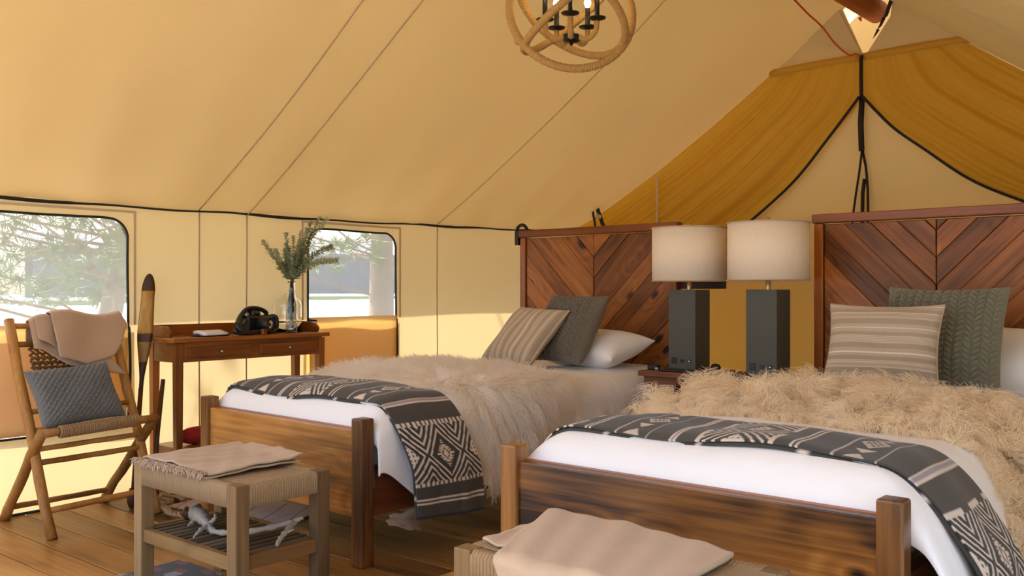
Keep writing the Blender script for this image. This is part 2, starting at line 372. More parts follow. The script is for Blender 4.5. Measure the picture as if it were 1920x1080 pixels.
for ys in (1.22, 2.767, 3.069, 4.622):
    MB().grid(lambda u, v: (WX + .009 + .006 * sin(ys * 3.1 + u * 1.48 * 2) * sin(PI * min(1, u * 1.48 / 1.5)), ys + (v - .5) * .008, u * (eave(ys) - .01)), 10, 1).build('seam', 'seam', wl, True, solid=.002)
pp = [(WX + .014, y, eave(y) - .004 + .003 * sin(y * 9)) for y in np.linspace(Y0, Y1 - .05, 90)]
rr = [.0055 + .0035 * max(0, sin(p[1] * 4.3)) for p in pp]
tube('piping', pp, rr, 'black', wl, 8)
tube('piping', [(-2 * 0 + RX - .014, p[1], p[2]) for p in pp], rr, 'black', wr, 8)
tube('base_cord', [(WX + .012, Y0, .008), (WX + .012, Y1, .008)], .007, 'black', wl, 6)
def window(n, q, zb, WX=WX):
    a, b, z0, z1 = q[:4]; root = struct(empty('window_%d' % n, (WX, (a + b) / 2, z0)))
    root.location = (0, 0, 0)
    ys = np.linspace(a, b, 41); m = MB(); A = [(WX - .004, y, z0) for y in ys]; B = [(WX - .004, y, wtop(q, min(max(y, a), b))) for y in ys]; k = len(ys)
    m.add(A + B, [(i, i + 1, k + i + 1, k + i) for i in range(k - 1)]).build('screen', 'screen', root)
    path = [(WX + .012, a - .0, z0 - .02)] + [(WX + .012, a, z) for z in np.linspace(z0, z1 - .1, 6)]
    path += [(WX + .012, a + .1 * (1 - cos(PI / 2 * t)), z1 - .1 + .1 * sin(PI / 2 * t)) for t in np.linspace(.1, 1, 8)]
    path += [(WX + .012, y, z1 + .002 * sin(y * 9)) for y in np.linspace(a + .13, b - .13, 8)]
    path += [(WX + .012, b - .1 * (1 - cos(PI / 2 * t)), z1 - .1 + .1 * sin(PI / 2 * t)) for t in np.linspace(1, .1, 8)]
    path += [(WX + .012, b + .002 * sin(z * 9), z) for z in np.linspace(z1 - .1, z0 - .02, 6)]
    tube('piping', path, .0065, 'black', root, 8)
    # zip running down beside the lower panel
    tube('zip', [(WX + .014, b + .008 * sin((z0 - z) * 7) + .004, z) for z in np.linspace(z0 - .02, zb, 12)], .0075, 'black', root, 8)
    tube('zip', [(WX + .014, a + .10 * ((z0 - z) / .5) ** 1.2, z) for z in np.linspace(z0 - .02, zb, 12)], .005, 'black', root, 8)
    tube('zip', [(WX + .014, y, zb) for y in np.linspace(a, b if n == 1 else a + .02, 6)], .006, 'black', root, 8)
    tube('zip_end', [(WX + .018, a, z0 - .012), (WX + .018, a + .06, z0 - .018)], .007, 'black', root, 6)
    # hem band round the opening
    hm = MB(); W = .045; out = []
    out = [(a - W, z0 - .01), (a - W, z1 + W), (b + W, z1 + W), (b + W, z0 - .01)]; inn = [(a - W + .012, z0 - .01), (a - W + .012, z1 + W - .012), (b + W - .012, z1 + W - .012), (b + W - .012, z0 - .01)]
    hm.add([(WX + .01, y, z) for y, z in out] + [(WX + .01, y, z) for y, z in inn], [(0, 1, 5, 4), (1, 2, 6, 5), (2, 3, 7, 6)]).build('hem_band', 'seam', root, solid=.003)
    # inside panel under the window and the outside storm flap hanging behind it
    MB().grid(lambda u, v: (WX + .016 + .006 * sin(u * 8 + v * 3), lerp(a + .005, b - .005, u), lerp(z0 + .004, zb + .01, v)), 16, 10).build('lower_panel', 'flap', root, True, solid=.002)
    MB().grid(lambda u, v: (WX - .05 + .012 * sin(u * 7 + v * 4), lerp(a - .03, b + .03, u), lerp(z0 - .0, zb, v)), 16, 10).build('storm_flap', 'flap', root, True, solid=.003)
window(1, WIN1, .365); window(2, WIN2, .30)
nwin = [o for o in bpy.data.objects]; window(3, ADDED_WIN, .30)  # unseen right window, added for extra light on the beds
w3 = [o for o in bpy.data.objects if o not in nwin and o.parent is None][0]; w3.scale = (-1, 1, 1); w3.location = (WX + RX, 0, 0)
dr = struct(empty('added_door')); # unseen side opening added to let cool light in, its canvas rolled up
MB().tube([(RX - .05, y, 1.41 + .004 * sin(y * 9)) for y in np.linspace(.76, 2.59, 20)], .05, 12).build('rolled_door', 'canvas', dr, True)
for y in (1.1, 1.7, 2.3): MB().tube([(RX - .05 + .054 * cos(t), y, 1.41 + .054 * sin(t)) for t in np.linspace(0, 2 * PI, 16, endpoint=False)], .006, 6, False, True).build('tie', 'black', dr, True)
tube('zip', [(RX - .012, .75, .01), (RX - .012, .75, 1.34), (RX - .012, .79, 1.42), (RX - .012, .85, 1.44), (RX - .012, 2.5, 1.44), (RX - .012, 2.56, 1.42), (RX - .012, 2.6, 1.34), (RX - .012, 2.6, .01)], .007, 'black', dr, 8)

# gable wall
def rx(x):    # height of the roof canvas at the gable over x
    t = (x - WX) / (CX - WX) if x < CX else (RX - x) / (RX - CX); return roofz(min(1, max(0, t)), Y1)
wb = None
m = MB(); xs = np.linspace(WX, RX, 61)
for xa, xb in zip(xs[:-1], xs[1:]):
    za, zb_ = min(rx(xa), 2.65), min(rx(xb), 2.65); n = 10
    A = [(xa, Y1, za * k / n) for k in range(n + 1)]; B = [(xb, Y1, zb_ * k / n) for k in range(n + 1)]
    m.add(A + B, [(k, n + 1 + k, n + 2 + k, k + 1) for k in range(n)])
wb = struct(m.build('wall_back', 'canvas', None, True))
# second layer of canvas hanging outside the lower gable
MB().grid(lambda u, v: (lerp(WX + .3, -1.62, u), Y1 + .09 + .015 * sin(u * 30), lerp(.1, 1.5 - .2 * abs(u - .5), v)), 40, 6).build('storm_flap', 'drape', wb, True)
# upper gable flaps either side of the vent
def poly(name, pts, mat, parent, y, solid=.003):
    return MB().add([(x, y, z) for x, z in pts], [tuple(range(len(pts)))]).build(name, mat, parent, solid=solid)
def lefttop(k): x = lerp(-2.838, -2.36, k); return (x, rx(x) + .03)
poly('gable_flap', [(-2.838, 2.64), (-2.177, 2.655), (-2.335, 3.03)] + [lefttop(1 - k / 6) for k in range(7)], 'canvas', wb, Y1 - .012)
def rtop(k): x = lerp(-1.99, -1.5, k); return (x, rx(x) + .03)
poly('gable_flap', [(-2.177, 2.655)] + [(-2.005, 2.90), (-1.985, 3.05)] + [rtop(k / 6) for k in range(7)] + [(-1.48, 2.66)], 'canvas', wb, Y1 - .012)
poly('patch', [(-2.66, 2.90), (-2.56, 2.83), (-2.2, 2.69), (-2.36, 3.03), (-2.50, rx(-2.50))], 'canvas', wb, Y1 - .03)
# dark lacing in the vent edge
for (x0_, z0_, x1_, z1_, wd) in ((-2.115, 2.765, -2.085, 2.83, .022), (-2.085, 2.82, -2.05, 2.90, .028), (-2.05, 2.88, -2.005, 3.01, .034)):
    MB().add([(x0_, Y1 - .035, z0_), (x0_ + wd, Y1 - .035, z0_ + .022), (x1_ + wd * .7, Y1 - .035, z1_ - .012), (x1_, Y1 - .035, z1_)], [(0, 1, 2, 3)]).build('lacing', 'black', wb, solid=.004)
# fly's outer gable seen through the vent, lower part added to dim the canvas
poly('outer_gable', [(-4.6, 1.45), (-4.9, .9), (.5, .9), (.3, 1.45), (-1.9, 3.2), (-2.177, 3.32), (-2.45, 3.12), (-2.62, 2.98)], 'flap', wb, Y1 + .6)
# lining drapes
def drape(edgeA, edgeB, ph, y, n=40):
    A = spline([(x, 0, z) for x, z in edgeA], 8); B = spline([(x, 0, z) for x, z in edgeB], 8)
    def at(P, t): f = t * (len(P) - 1); i = min(int(f), len(P) - 2); return P[i].lerp(P[i + 1], f - i)
    def fn(u, v):
        a = at(A, v); b = at(B, v); p = a.lerp(b, u)
        amp = .020 + .045 * v
        d = amp * (sin(u * 19 + ph + 1.5 * v) + .6 * sin(u * 43 + 2 * v + ph) + .35 * sin(u * 71 + 5 * v)) + .05 * sin(PI * u) * sin(PI * v)
        return (p.x, y - .03 - abs(amp) - d * .6, p.z)
    return MB().grid(fn, 90, n).build('drape', 'drape', wb, True)
roofL = [(x, rx(x) - .01) for x in (-2.838, -3.1, -3.4, -3.733, -4.1, -4.4, -4.53)] + [(-4.53, 1.2)]
roofR = [(x, rx(x) - .01) for x in (-1.513, -1.2, -.8, -.4, 0.0, .2)] + [(.2, 1.3)]
bL = [(-2.185, 2.65), (-2.185, 2.374), (-2.406, 2.106), (-2.637, 1.843), (-2.921, 1.61), (-3.2, 1.42), (-3.5, 1.25), (-3.9, 1.1)]
bR = [(-2.17, 2.65), (-2.165, 2.374), (-1.973, 2.15), (-1.77, 1.98), (-1.513, 1.774), (-1.269, 1.639), (-.9, 1.48), (-.5, 1.36)]
drape(roofL, bL, 0, Y1); drape(roofR, bR, 2, Y1)
for b_ in (bL, bR): tube('piping', [(p.x, Y1 - .09, p.z) for p in spline([(x, 0, z) for x, z in b_[1:]], 8)], .010, 'black', wb, 8)
tube('zip', [(-2.177, Y1 - .08, 2.655), (-2.177, Y1 - .08, 2.50), (-2.175, Y1 - .08, 2.374)], .013, 'black', wb, 8)
tube('zip', [(-2.177, Y1 - .06, 2.374), (-2.186, Y1 - .06, 2.2), (-2.18, Y1 - .06, 2.01)], .02, 'black', wb, 8)
tube('zip', [(-2.18, Y1 - .05, 2.02), (-2.20, Y1 - .05, 1.86), (-2.222, Y1 - .05, 1.72), (-2.245, Y1 - .05, 1.55), (-2.25, Y1 - .05, .2)], .008, 'black', wb, 8)
tube('zip', [(-2.178, Y1 - .05, 2.02), (-2.155, Y1 - .05, 1.9), (-2.142, Y1 - .05, 1.75), (-2.14, Y1 - .05, 1.55), (-2.14, Y1 - .05, .2)], .009, 'black', wb, 8)
tube('zip', [(-2.165, Y1 - .045, 1.82), (-2.178, Y1 - .045, 1.72), (-2.185, Y1 - .045, 1.2)], .013, 'black', wb, 8)
def band(pts): return MB().grid(lambda u, v: (lerp(pts[0][0], pts[1][0], u), Y1 - .07 - .02 * sin(PI * u), lerp(pts[0][1], pts[1][1], u) - .010 + (v - .5) * .05), 12, 1).build('hem_band', 'drape', wb, True, solid=.003)
band([(-2.84, 2.64), (-2.18, 2.655)]); band([(-2.17, 2.655), (-1.50, 2.66)])
MB().grid(lambda u, v: (-3.733 + (v - .5) * .018, Y1 - .14, lerp(1.2, 1.95, u)), 4, 1).build('seam', 'seam', wb, solid=.002)
st = empty('strap', (-4.2, 6.2, 1.7)); tag(st, 'black buckled webbing strap hanging in the back left roof corner behind the headboard', 'strap')
st.location = (0, 0, 0)
MB().grid(lambda u, v: (lerp(-4.26, -4.16, u) + (v - .5) * .035, 6.13, lerp(1.80, 1.55, u)), 6, 1).build('webbing', 'black', st, solid=.006)
MB().grid(lambda u, v: (lerp(-4.275, -4.235, u) + (v - .5) * .02, 6.12, lerp(1.74, 1.55, u)), 6, 1).build('webbing', 'black', st, solid=.005)
MB().box((-4.205, 6.12, 1.66), (.05, .015, .03), (0, .4, 0)).build('buckle', 'chrome', st, bevel=.003)

# ridge pole
rp = empty('ridge_pole', (CX + .06, Y0, 3.05)); tag(rp, 'round orange brown log ridge pole poking through the gable vent', 'pole')
rp.location = (0, 0, 0)
yy = np.linspace(Y0 - .2, Y1 + .12, 40)
tube('log', [(CX + .035 + .01 * sin(y * 2), y, 2.985 + .006 * sin(y * 3)) for y in yy], [.076 + .003 * sin(y * 5) for y in yy], 'beam', rp, 16)
MB().tube([(CX - .03, Y1 - .02, 2.93), (CX - .02, Y1 - .02, 2.905)], [.012, .006], 8).build('knot_stub', 'beam', rp)
MB().lathe([(0.0, 0), (.016, 0), (.016, .01), (0, .01)], (0, 0, 0)).build('bolt', 'chrome', rp, loc=(CX + .11, Y1 - .3, 2.97)).rotation_euler = (1.2, 0, 0)
oc = tube('cord', spline([(-2.42, 5.6, 2.98), (-2.40, 5.9, 2.90), (-2.37, 6.1, 2.84), (-2.32, 6.2, 2.74), (-2.25, 6.26, 2.665), (-2.21, 6.28, 2.668), (-2.178, 6.28, 2.645)], 8), .006, 'cord')
tag(oc, 'thin orange cord curving down to the top of the gable zip', 'cord')

# floor
fl = struct(empty('floor', (0, 0, 0)))
box('subfloor', ((WX + RX) / 2, (YD + Y1) / 2, -.06), (RX - WX + .3, Y1 - YD + .3, .06), 'dstick', fl, 0)
FW = .168; y = 1.69 - FW * 17; pm = {}
def plankmesh(L):
    k = round(L, 2)
    if k not in pm:
        o = box('plank', (0, 0, 0), (k, FW - .006, .028), 'floor', fl, 0)
        md = o.modifiers.new('bevel', 'BEVEL'); md.width = .003; md.segments = 1; md.limit_method = 'ANGLE'; pm[k] = (o, [0])
    return pm[k]
i = 0
while y < Y1 + .1:
    cut = None if i % 3 else random.choice([-3.2, -1.6, -2.4])
    spans = [(WX - .02, RX + .02)] if cut is None else [(WX - .02, cut - .002), (cut + .002, RX + .02)]
    for a, b in spans:
        o, used = plankmesh(b - a)
        if used[0]:
            c = o.copy(); COL.objects.link(c); c.parent = fl; o = c
        used[0] = 1; o.location = ((a + b) / 2, y + FW / 2, -.014 + random.uniform(-.0008, .0008)); o['floor'] = 0; del o['floor']
    y += FW; i += 1

# ------------------------------------------------------------------ outdoors
def gz(x, y):
    d = math.hypot(x, y - 3); return -.35 + 1.0 * sst(d, 8, 45)
gr = MB().grid(lambda u, v: ((u * 2 - 1) * 110, (v * 2 - 1) * 110, gz((u * 2 - 1) * 110, (v * 2 - 1) * 110)), 60, 60).build('ground', 'sand', None, True); struct(gr)
def barn(loc, rz, L, H, label):
    b = empty('barn', loc, rz, label=label, cat='building')
    for k in range(int(L / 1.2)):
        box('wall_board', (-L / 2 + .6 + k * 1.2, 0, H / 2), (1.17, .12 + .03 * (k % 2), H), 'shed', b, 0)
    MB().add([(-L / 2 - .4, -.5, H), (L / 2 + .4, -.5, H), (L / 2 + .4, 4, H + 1), (-L / 2 - .4, 4, H + 1)], [(0, 1, 2, 3)]).build('roof', 'shed', b, solid=.15)
    box('side_wall', (0, 4, H / 2), (L, .2, H), 'shed', b, 0)
barn((-42, 32, .45), math.radians(73), 27, 2.7, 'long grey shed seen far off through the small window')
def rail(cx_, cy_, rz, n, label):
    r = empty('rail_fence', (cx_, cy_, gz(cx_, cy_)), rz, label=label, cat='fence')
    for k in range(n): box('post', (-n * 1.1 + k * 2.2, 0, .5), (.09, .09, 1.1), 'post', r, .01)
    box('rail', (-1.1, 0, .86), (n * 2.2, .05, .07), 'post', r, .005)
rail(-21, 16, math.radians(52), 4, 'white post and rail fence seen through the small window')
rail(-22, 9.2, math.radians(70), 2, 'short white post and rail fence seen through the large window')
# pines
def pine(name, base, lean, H, r0, crown, n_tuft, label, nl=.20, droop=None, seed=1):
    rg = random.Random(seed); t = empty(name, (0, 0, 0)); tag(t, label, 'tree')
    bx_, by_, bz_ = base
    def tp(h): return Vector((bx_ + lean[0] * h ** 1.15, by_ + lean[1] * h ** 1.15, bz_ + h))
    hs = np.linspace(-.1, H, 14)
    tube('trunk', [tp(max(0, h)) + Vector((0, 0, min(0, h))) for h in hs], [r0 * (1 - .75 * max(0, h) / H) for h in hs], 'bark', t, 12)
    V = []; Fc = []; bm_ = MB()
    for k in range(n_tuft):
        c = crown(rg)
        h0 = max(.9, min(H - .1, c.z - bz_ - rg.uniform(-.2, .7)))
        if k % 9 == 0:
            s0 = tp(h0); mid = s0.lerp(c, .5) + Vector((rg.uniform(-.15, .15), rg.uniform(-.15, .15), rg.uniform(-.1, .2)))
            bm_.tube(spline([s0, mid, c], 4), [.016 * (1 - i / 10) + .003 for i in range(9)], 5)
        else:
            d = Vector((rg.gauss(0, 1), rg.gauss(0, 1), rg.gauss(0, .5))).normalized()
            bm_.tube([c, c - d * .22], [.006, .008], 4)
        ax = Vector((rg.gauss(0, 1), rg.gauss(0, 1), rg.uniform(-.5, .9))).normalized()
        for q in range(34):
            d = (ax * .7 + Vector((rg.gauss(0, .75), rg.gauss(0, .75), rg.gauss(0, .75)))).normalized(); L_ = nl * rg.uniform(.7, 1.15)
            s = d.orthogonal().normalized() * .0056; p = c - ax * rg.uniform(0, .09)
            e = p + d * L_ + Vector((0, 0, -.02)); o = len(V)
            V += [tuple(p - s), tuple(p + s), tuple(e)]; Fc.append((o, o + 1, o + 2))
    stuff(bm_.build('branches', 'bark', t, True))
    f = MB(); f.v = V; f.f = Fc; stuff(f.build('needles', 'needle', t))
    return t
def crown1(rg):
    while True:
        p = Vector((rg.uniform(-10.2, -6.6), rg.uniform(1.6, 6.0), rg.uniform(.95, 4.2)))
        lo = 1.0 + .25 * sin(p.y * 3) + .2 * sin(p.x * 5)
        if p.z < lo and rg.random() < .85: continue
        if p.y > 4.9 and p.z < 1.7: continue
        if p.z > .25 + (-p.x - 4.56) * 1.12 and rg.random() < .90: continue
        if ((p.x + 8.4) / 2) ** 2 + ((p.y - 3.6) / 2.4) ** 2 < 1: return p
pine('pine_tree', (-8.75, 4.15, -.33), (.03, .16), 5.5, .13, crown1, 760, 'leaning long-needled pine tree outside the large left window', seed=3)
def crown2(rg):
    while True:
        p = Vector((rg.uniform(-11, -7.4), rg.uniform(5.4, 10), rg.uniform(1.25, 4.6)))
        if p.z < 1.5 and rg.random() < .8: continue
        if p.z > .25 + (-p.x - 4.56) * 1.12 and rg.random() < .93: continue
        if ((p.x + 9.3) / 2) ** 2 + ((p.y - 7.6) / 2.4) ** 2 < 1: return p
pine('pine_tree', (-9.0, 8.1, -.33), (-.005, .01), 6, .19, crown2, 600, 'thick straight pine trunk outside the right side of the small window', seed=5)
def crown3(rg):
    return Vector((rg.uniform(-6.6, -5.9), rg.choice([2.0, 2.9, 4.9, 5.4]) + rg.gauss(0, .14), rg.uniform(1.9, 2.7)))
pine('pine_tree', (-6.9, -1.2, -.33), (.02, .1), 4.5, .08, lambda rg: Vector((-6.9 + rg.gauss(0, .3), -0.6 + rg.gauss(0, .5), rg.uniform(1.2, 3.2))), 70, 'small pine sapling outside beyond the front edge of the large window', seed=8)
gb = MB()
for k in range(900):
    a = random.uniform(0, 1); x = lerp(-34, -37, random.random()); y = lerp(14, 42, a); z = gz(x, y); hh = random.uniform(.1, .35)
    gb.add([(x - .08, y - .08, z), (x + .08, y + .08, z), (x + random.uniform(-.1, .1), y, z + hh)], [(0, 1, 2)])
tag(stuff(gb.build('grass_verge', 'grass')), 'dry green grass verge in front of the grey shed', 'grass')

# ------------------------------------------------------------------ beds
def clip(polyg, x0, x1, z0, z1):
    def cut(P, f, inter):
        o = []
        for i in range(len(P)):
            a, b = P[i - 1], P[i]
            if f(b):
                if not f(a): o.append(inter(a, b))
                o.append(b)
            elif f(a): o.append(inter(a, b))
        return o
    def ix(v): return lambda a, b: (v, a[1] + (b[1] - a[1]) * (v - a[0]) / (b[0] - a[0]))
    def iz(v): return lambda a, b: (a[0] + (b[0] - a[0]) * (v - a[1]) / (b[1] - a[1]), v)
    P = cut(polyg, lambda p: p[0] >= x0, ix(x0)); P = cut(P, lambda p: p[0] <= x1, ix(x1)) if P else P
    P = cut(P, lambda p: p[1] >= z0, iz(z0)) if P else P; P = cut(P, lambda p: p[1] <= z1, iz(z1)) if P else P
    return P
def make_bed(loc, rz, hw, L, label, xc, phase):
    b = empty('bed', loc, rz); tag(b, label, 'bed', 'matching single beds with chevron headboards')
    for s in (-1, 1):
        p = box('post', (s * (hw - .03), 0, .285), (.064, .064, .57), 'bedz', b, .007)
        box('side_rail', (xc * .5 + s * (hw - .045), L / 2, .28), (.035, L - .08, .19), 'bedy', b, .004)
    box('footboard_panel', (0, 0, .352), (2 * hw - .11, .03, .335), 'bed', b, .003)
    box('footboard_cap', (0, .028, .512), (2 * hw - .11, .032, .02), 'hbf', b, .004)
    h = empty('headboard', (xc, L, 0)); h.parent = b
    H = 1.445; w2 = .585
    box('top_rail', (0, -.006, H - .02), (2 * w2 + .02, .062, .045), 'hbf', h, .004)
    for s in (-1, 1): box('side_post', (s * (w2 - .022), 0, (H - .045) / 2), (.046, .055, H - .045), 'hbfz', h, .004)
    z0, z1 = .34, H - .047; xw = w2 - .048; vs = .1285; pw = vs / math.sqrt(2)
    for side in (-1, 1):
        k = -1
        while True:
            zc = z0 - xw + k * vs + phase; k += 1
            if zc > z1 + .02: break
            # plank bounded by lines z = zc + |x| and z = zc + vs + |x| on this half
            P = [(0, zc), (side * (xw + .3), zc + xw + .3), (side * (xw + .3), zc + xw + .3 + vs), (0, zc + vs)]
            Q = clip(P, min(0, side * xw), max(0, side * xw), z0, z1)
            if len(Q) < 3: continue
            cx_ = sum(p[0] for p in Q) / len(Q); cz_ = sum(p[1] for p in Q) / len(Q)
            # shrink for the joint, then into the plank's own axes (local x runs along the grain)
            th = -side * PI / 4; c_, s_ = cos(-th), sin(-th)
            loc_ = []
            for (x, z) in Q:
                dx, dz = x - cx_, z - cz_; Ln = math.hypot(dx, dz); f = max(.0, 1 - .0032 / max(Ln, .004)); dx *= f; dz *= f
                # rotate so that direction (side,1)/sqrt2 -> +x
                lx = (dx * side + dz) / math.sqrt(2); lz = (-dx + dz * side) / math.sqrt(2)
                loc_.append((lx, lz))
            n = len(loc_); th_ = .018
            vsx = [(x, -th_ / 2, z) for x, z in loc_] + [(x, th_ / 2, z) for x, z in loc_]
            fs = [tuple(range(n)), tuple(range(2 * n - 1, n - 1, -1))] + [(i, (i + 1) % n, n + (i + 1) % n, n + i) for i in range(n)]
            o = MB().add(vsx, fs).build('plank', 'hb', h, bevel=.003, loc=(cx_, -.008 + random.uniform(-.0045, .0045), cz_)); fixn(o)
            # local x -> (side,0,1)/sqrt2 ; local z -> (-1,0,side)/sqrt2
            R = Matrix(((side / math.sqrt(2), 0, -1 / math.sqrt(2)), (0, side * side, 0), (1 / math.sqrt(2), 0, side / math.sqrt(2))))
            if R.determinant() < 0: R = Matrix(((side / math.sqrt(2), 0, -1 / math.sqrt(2)), (0, -1, 0), (1 / math.sqrt(2), 0, side / math.sqrt(2))))
            o.rotation_euler = R.to_euler()
            if side == -1:
                pass
    box('back_panel', (0, .012, (z0 + z1) / 2), (2 * xw + .02, .01, z1 - z0), 'dstick', h, 0)
    box('bottom_rail', (0, 0, z0 - .03), (2 * xw, .03, .06), 'hbf', h, .003)
    for s in range(5): box('bed_slat', (0, .3 + s * .42, .33), (2 * hw - .12, .09, .02), 'bedy', b, .002)
    mt = box('mattress', (xc * .5, L / 2 + .02, .455), (2 * hw - .16, L - .2, .23), 'white', b, .04)
    return b, h
B1 = ((-3.265, 2.36, 0), math.radians(-2.0)); B2 = ((-1.29, 2.25, 0), math.radians(-.8))
bed1, hb1 = make_bed(B1[0], B1[1], .59, 2.24, 'left wooden bed with white bedding and a chevron plank headboard, nearer the window wall', 0, .05)
bed2, hb2 = make_bed(B2[0], B2[1], .62, 2.35, 'right wooden bed with chevron plank headboard and tan curly sheepskin, nearest the camera', .02, .0)
box('cross_bar', (.70, .03, 1.095), (.32, .03, .05), 'dstick', hb1, .003)
cb = MB().tube([(-.575 + .045 * cos(t), -.02, 1.44 + .045 * sin(t)) for t in np.linspace(0, PI, 10)], .011, 8).box((-.605, -.005, 1.40), (.03, .068, .09)).build('corner_bracket', 'blackmetal', hb1); cb['label'] = 'rounded black iron bracket'
def W(B, p): a = B[1]; x, y, z = p; return Vector((B[0][0] + x * cos(a) - y * sin(a), B[0][1] + x * sin(a) + y * cos(a), z))

# bedding surface: s runs across the bed over both sides, y runs along it (bed-local)
def bedS(s, y, cfg, ripple=1.0, off=0.0, flare=0.0):
    w2, zt, r = cfg['w'], cfg['zt'], .13
    sg = 1 if s >= 0 else -1; a = abs(s); fl0 = w2 - r
    if a <= fl0: x = a; ds = .012 * (a / fl0) ** 2; nx, nz = 0, 1; down = 0
    elif a <= fl0 + r * PI / 2: t = (a - fl0) / r; x = fl0 + r * sin(t); ds = .012 + r * (1 - cos(t)); nx, nz = sin(t), cos(t); down = 0
    else: down = a - fl0 - r * PI / 2; x = w2; ds = .012 + r + down; nx, nz = 1, 0
    yf = cfg['yf']; rv = .16; dv = 0; ny = 0
    if y < yf + rv:
        q = min(1, (yf + rv - y) / rv); dv = rv * (1 - math.sqrt(max(0, 1 - q * q))); ny = -q
    drop = (ds ** 3 + dv ** 3) ** (1 / 3)
    k = sst(down, .0, .3)
    rip = ripple * k * (.024 * sin(y * 34 + 2.2 * sin(y * 5)) + .014 * sin(y * 63 + 1.3) + .006 * sin(y * 117 + s * 6)) + k * .02
    wr = (1 - k) * (.006 * sin(3.1 * y + 4 * s) + .005 * sin(9 * s - 4 * y))
    fx = (flare + cfg.get('bulge', 0) * (1 - sst(y, .3, 1.4))) * sst(ds, .03, .30)
    rip *= sst(y, .12, .45); x = x + rip + fx + nx * off - (cfg.get('tuck', 0) * sst(y, 1.3, 1.6) * sst(ds, .0, .1) if s < 0 else 0)
    return Vector((sg * x + cfg['cx'](y), y + ny * off, zt - drop + wr + nz * off + off * .0))
C1 = dict(w=.60, zt=.635, yf=.035, cx=lambda y: 0.0, bulge=.02)
C2 = dict(w=.60, zt=.625, yf=.035, cx=lambda y: .02, bulge=.09, tuck=.075)
def duvet(B, cfg, L, hem, label):
    def smax(side, y): return hem(side, y)
    def fn(u, v):
        y = lerp(cfg['yf'], L - .06, v ** 1.15)
        s = (u * 2 - 1); sm = smax(1 if s > 0 else -1, y); return bedS(s * sm, y, cfg)
    m = MB().grid(fn, 170, 190)
    # foot end tucked down behind the footboard
    def ft(u, v):
        p = bedS((u * 2 - 1) * (cfg['w'] + .0), cfg['yf'], cfg); return (p.x, p.y + .004, lerp(p.z, min(p.z, .3), v))
    m.grid(ft, 60, 4)
    o = m.build('duvet', 'white', None, True, solid=.012); o.location = B[0]; o.rotation_euler = (0, 0, B[1]); tag(o, label, 'duvet'); return o
def hem1(s, y): # arc-length half width
    full = .47 + .13 * PI / 2
    d = .27 + .012 * sin(y * 9) if s > 0 else .30
    if s > 0: d = lerp(.13, d, sst(y, .03, .30))
    else: d = lerp(.12, d, sst(y, .03, .3))
    return full + d
duvet(B1, C1, 2.24, hem1, 'white duvet on the left bed hanging in soft vertical folds')
def hem2(s, y): return .47 + .13 * PI / 2 + lerp(.20, .40, sst(y, .03, .25))
duvet(B2, C2, 2.35, hem2, 'white duvet on the right bed nearest the camera')

# patterned throws
CH = np.array(rgb(64, 59, 52)); CR = np.array(rgb(208, 192, 176)); LI = np.array(rgb(150, 140, 146)); DK = np.array(rgb(46, 44, 40))
def pattern(u, v, W_):
    q = u % .68
    hatch = CR if (v * 330) % 1 < .62 else CH
    if q < .013: return hatch
    if q < .227:
        a = (q - .120) / .107; b = ((v - W_ * .5) / .098 + 1) % 2 - 1; d = abs(a) + abs(b); k = round((v - W_ * .5) / .196)
        if d < 1:
            if k % 2 == 0 and W_ < .36 or k % 2 and W_ >= .36:
                if d < .16: return CR
                if d < .24: return DK
                if d < .50: return CR if d < .34 or (abs(a) * 11) % 1 < .5 else DK
                if d < .80: return DK
            else:
                if d < .62: return DK if ((a * 6.5) % 1 < .42 and (b * 6) % 1 < .42) else CR
                if d < .80: return DK
            return CR if d < .90 else DK
        return CR if ((2 - d) * 3.6) % 1 < .36 else DK
    if q < .240: return hatch
    if q < .306: return CH
    if q < .313: return CR
    if q < .323: return LI
    if q < .330: return CR
    if q < .405: return CH
    if q < .411: return (CR + LI) / 2
    if q < .515:
        a = (q - .463) / .040; b = ((v - W_ * .5) / .06 + 1) % 2 - 1; bi = round((v - W_ * .5) / .12); d = abs(a) + abs(b)
        if bi % 2 == 0 and d < .95: return CR if (int(a * 5 + 20) + int(b * 5 + 20)) % 2 or d > .75 else DK
        if bi % 2 and abs(b) < .8 and abs(a) < .8 and abs(b) > abs(a) + .12: return CR
        return CH
    if q < .521: return (CR + LI) / 2
    if q < .610: return CH
    if q < .617: return CR
    if q < .626: return CH
    if q < .633: return CR
    return CH
def throw(B, cfg, s0, s1, yA, yB, u0, label, nu, nv, skew=lambda s: 0, lift=.022, bot=lambda v: 0, fl=.03):
    root = empty('throw_blanket', B[0], B[1]); tag(root, label, 'blanket')
    Wd = yB - yA
    def surf(dl, sm0, sm1, ofs, grow):
        def fn(u, v):
            s = lerp(sm0, sm1, u); y = lerp(yA - grow, yB, v) + skew(s)
            if u > .93: s += bot(v) * (u - .93) / .07
            edge = (v ** 6 + (1 - v) ** 6)
            return bedS(s, y, cfg, .25, ofs - .008 * edge + .003 * sin(v * 9 + s * 7) + .004 * sin(s * 11), fl if s > 0 else .0)
        return fn
    m = MB().grid(surf(0, s0, s1, lift, 0), nu, nv); o = m.build('top_layer', 'tint', root, True, solid=.006)
    L_ = s1 - s0; cols = []
    for i in range(nu + 1):
        for j in range(nv + 1): cols.append(pattern((1 - i / nu) * L_ + u0, j / nv * Wd, Wd))
    settint(o, cols)
    m = MB().grid(surf(0, s0 + .02, s1 + .012, lift - .010, .006), 120, 10); o2 = m.build('under_layer', 'tint', root, True, solid=.006)
    cols = []
    for i in range(121):
        for j in range(11): cols.append(CH * .8 if ((1 - i / 120) * L_ + u0) % .32 > .02 else CR)
    settint(o2, cols); return root
full = .47 + .13 * PI / 2
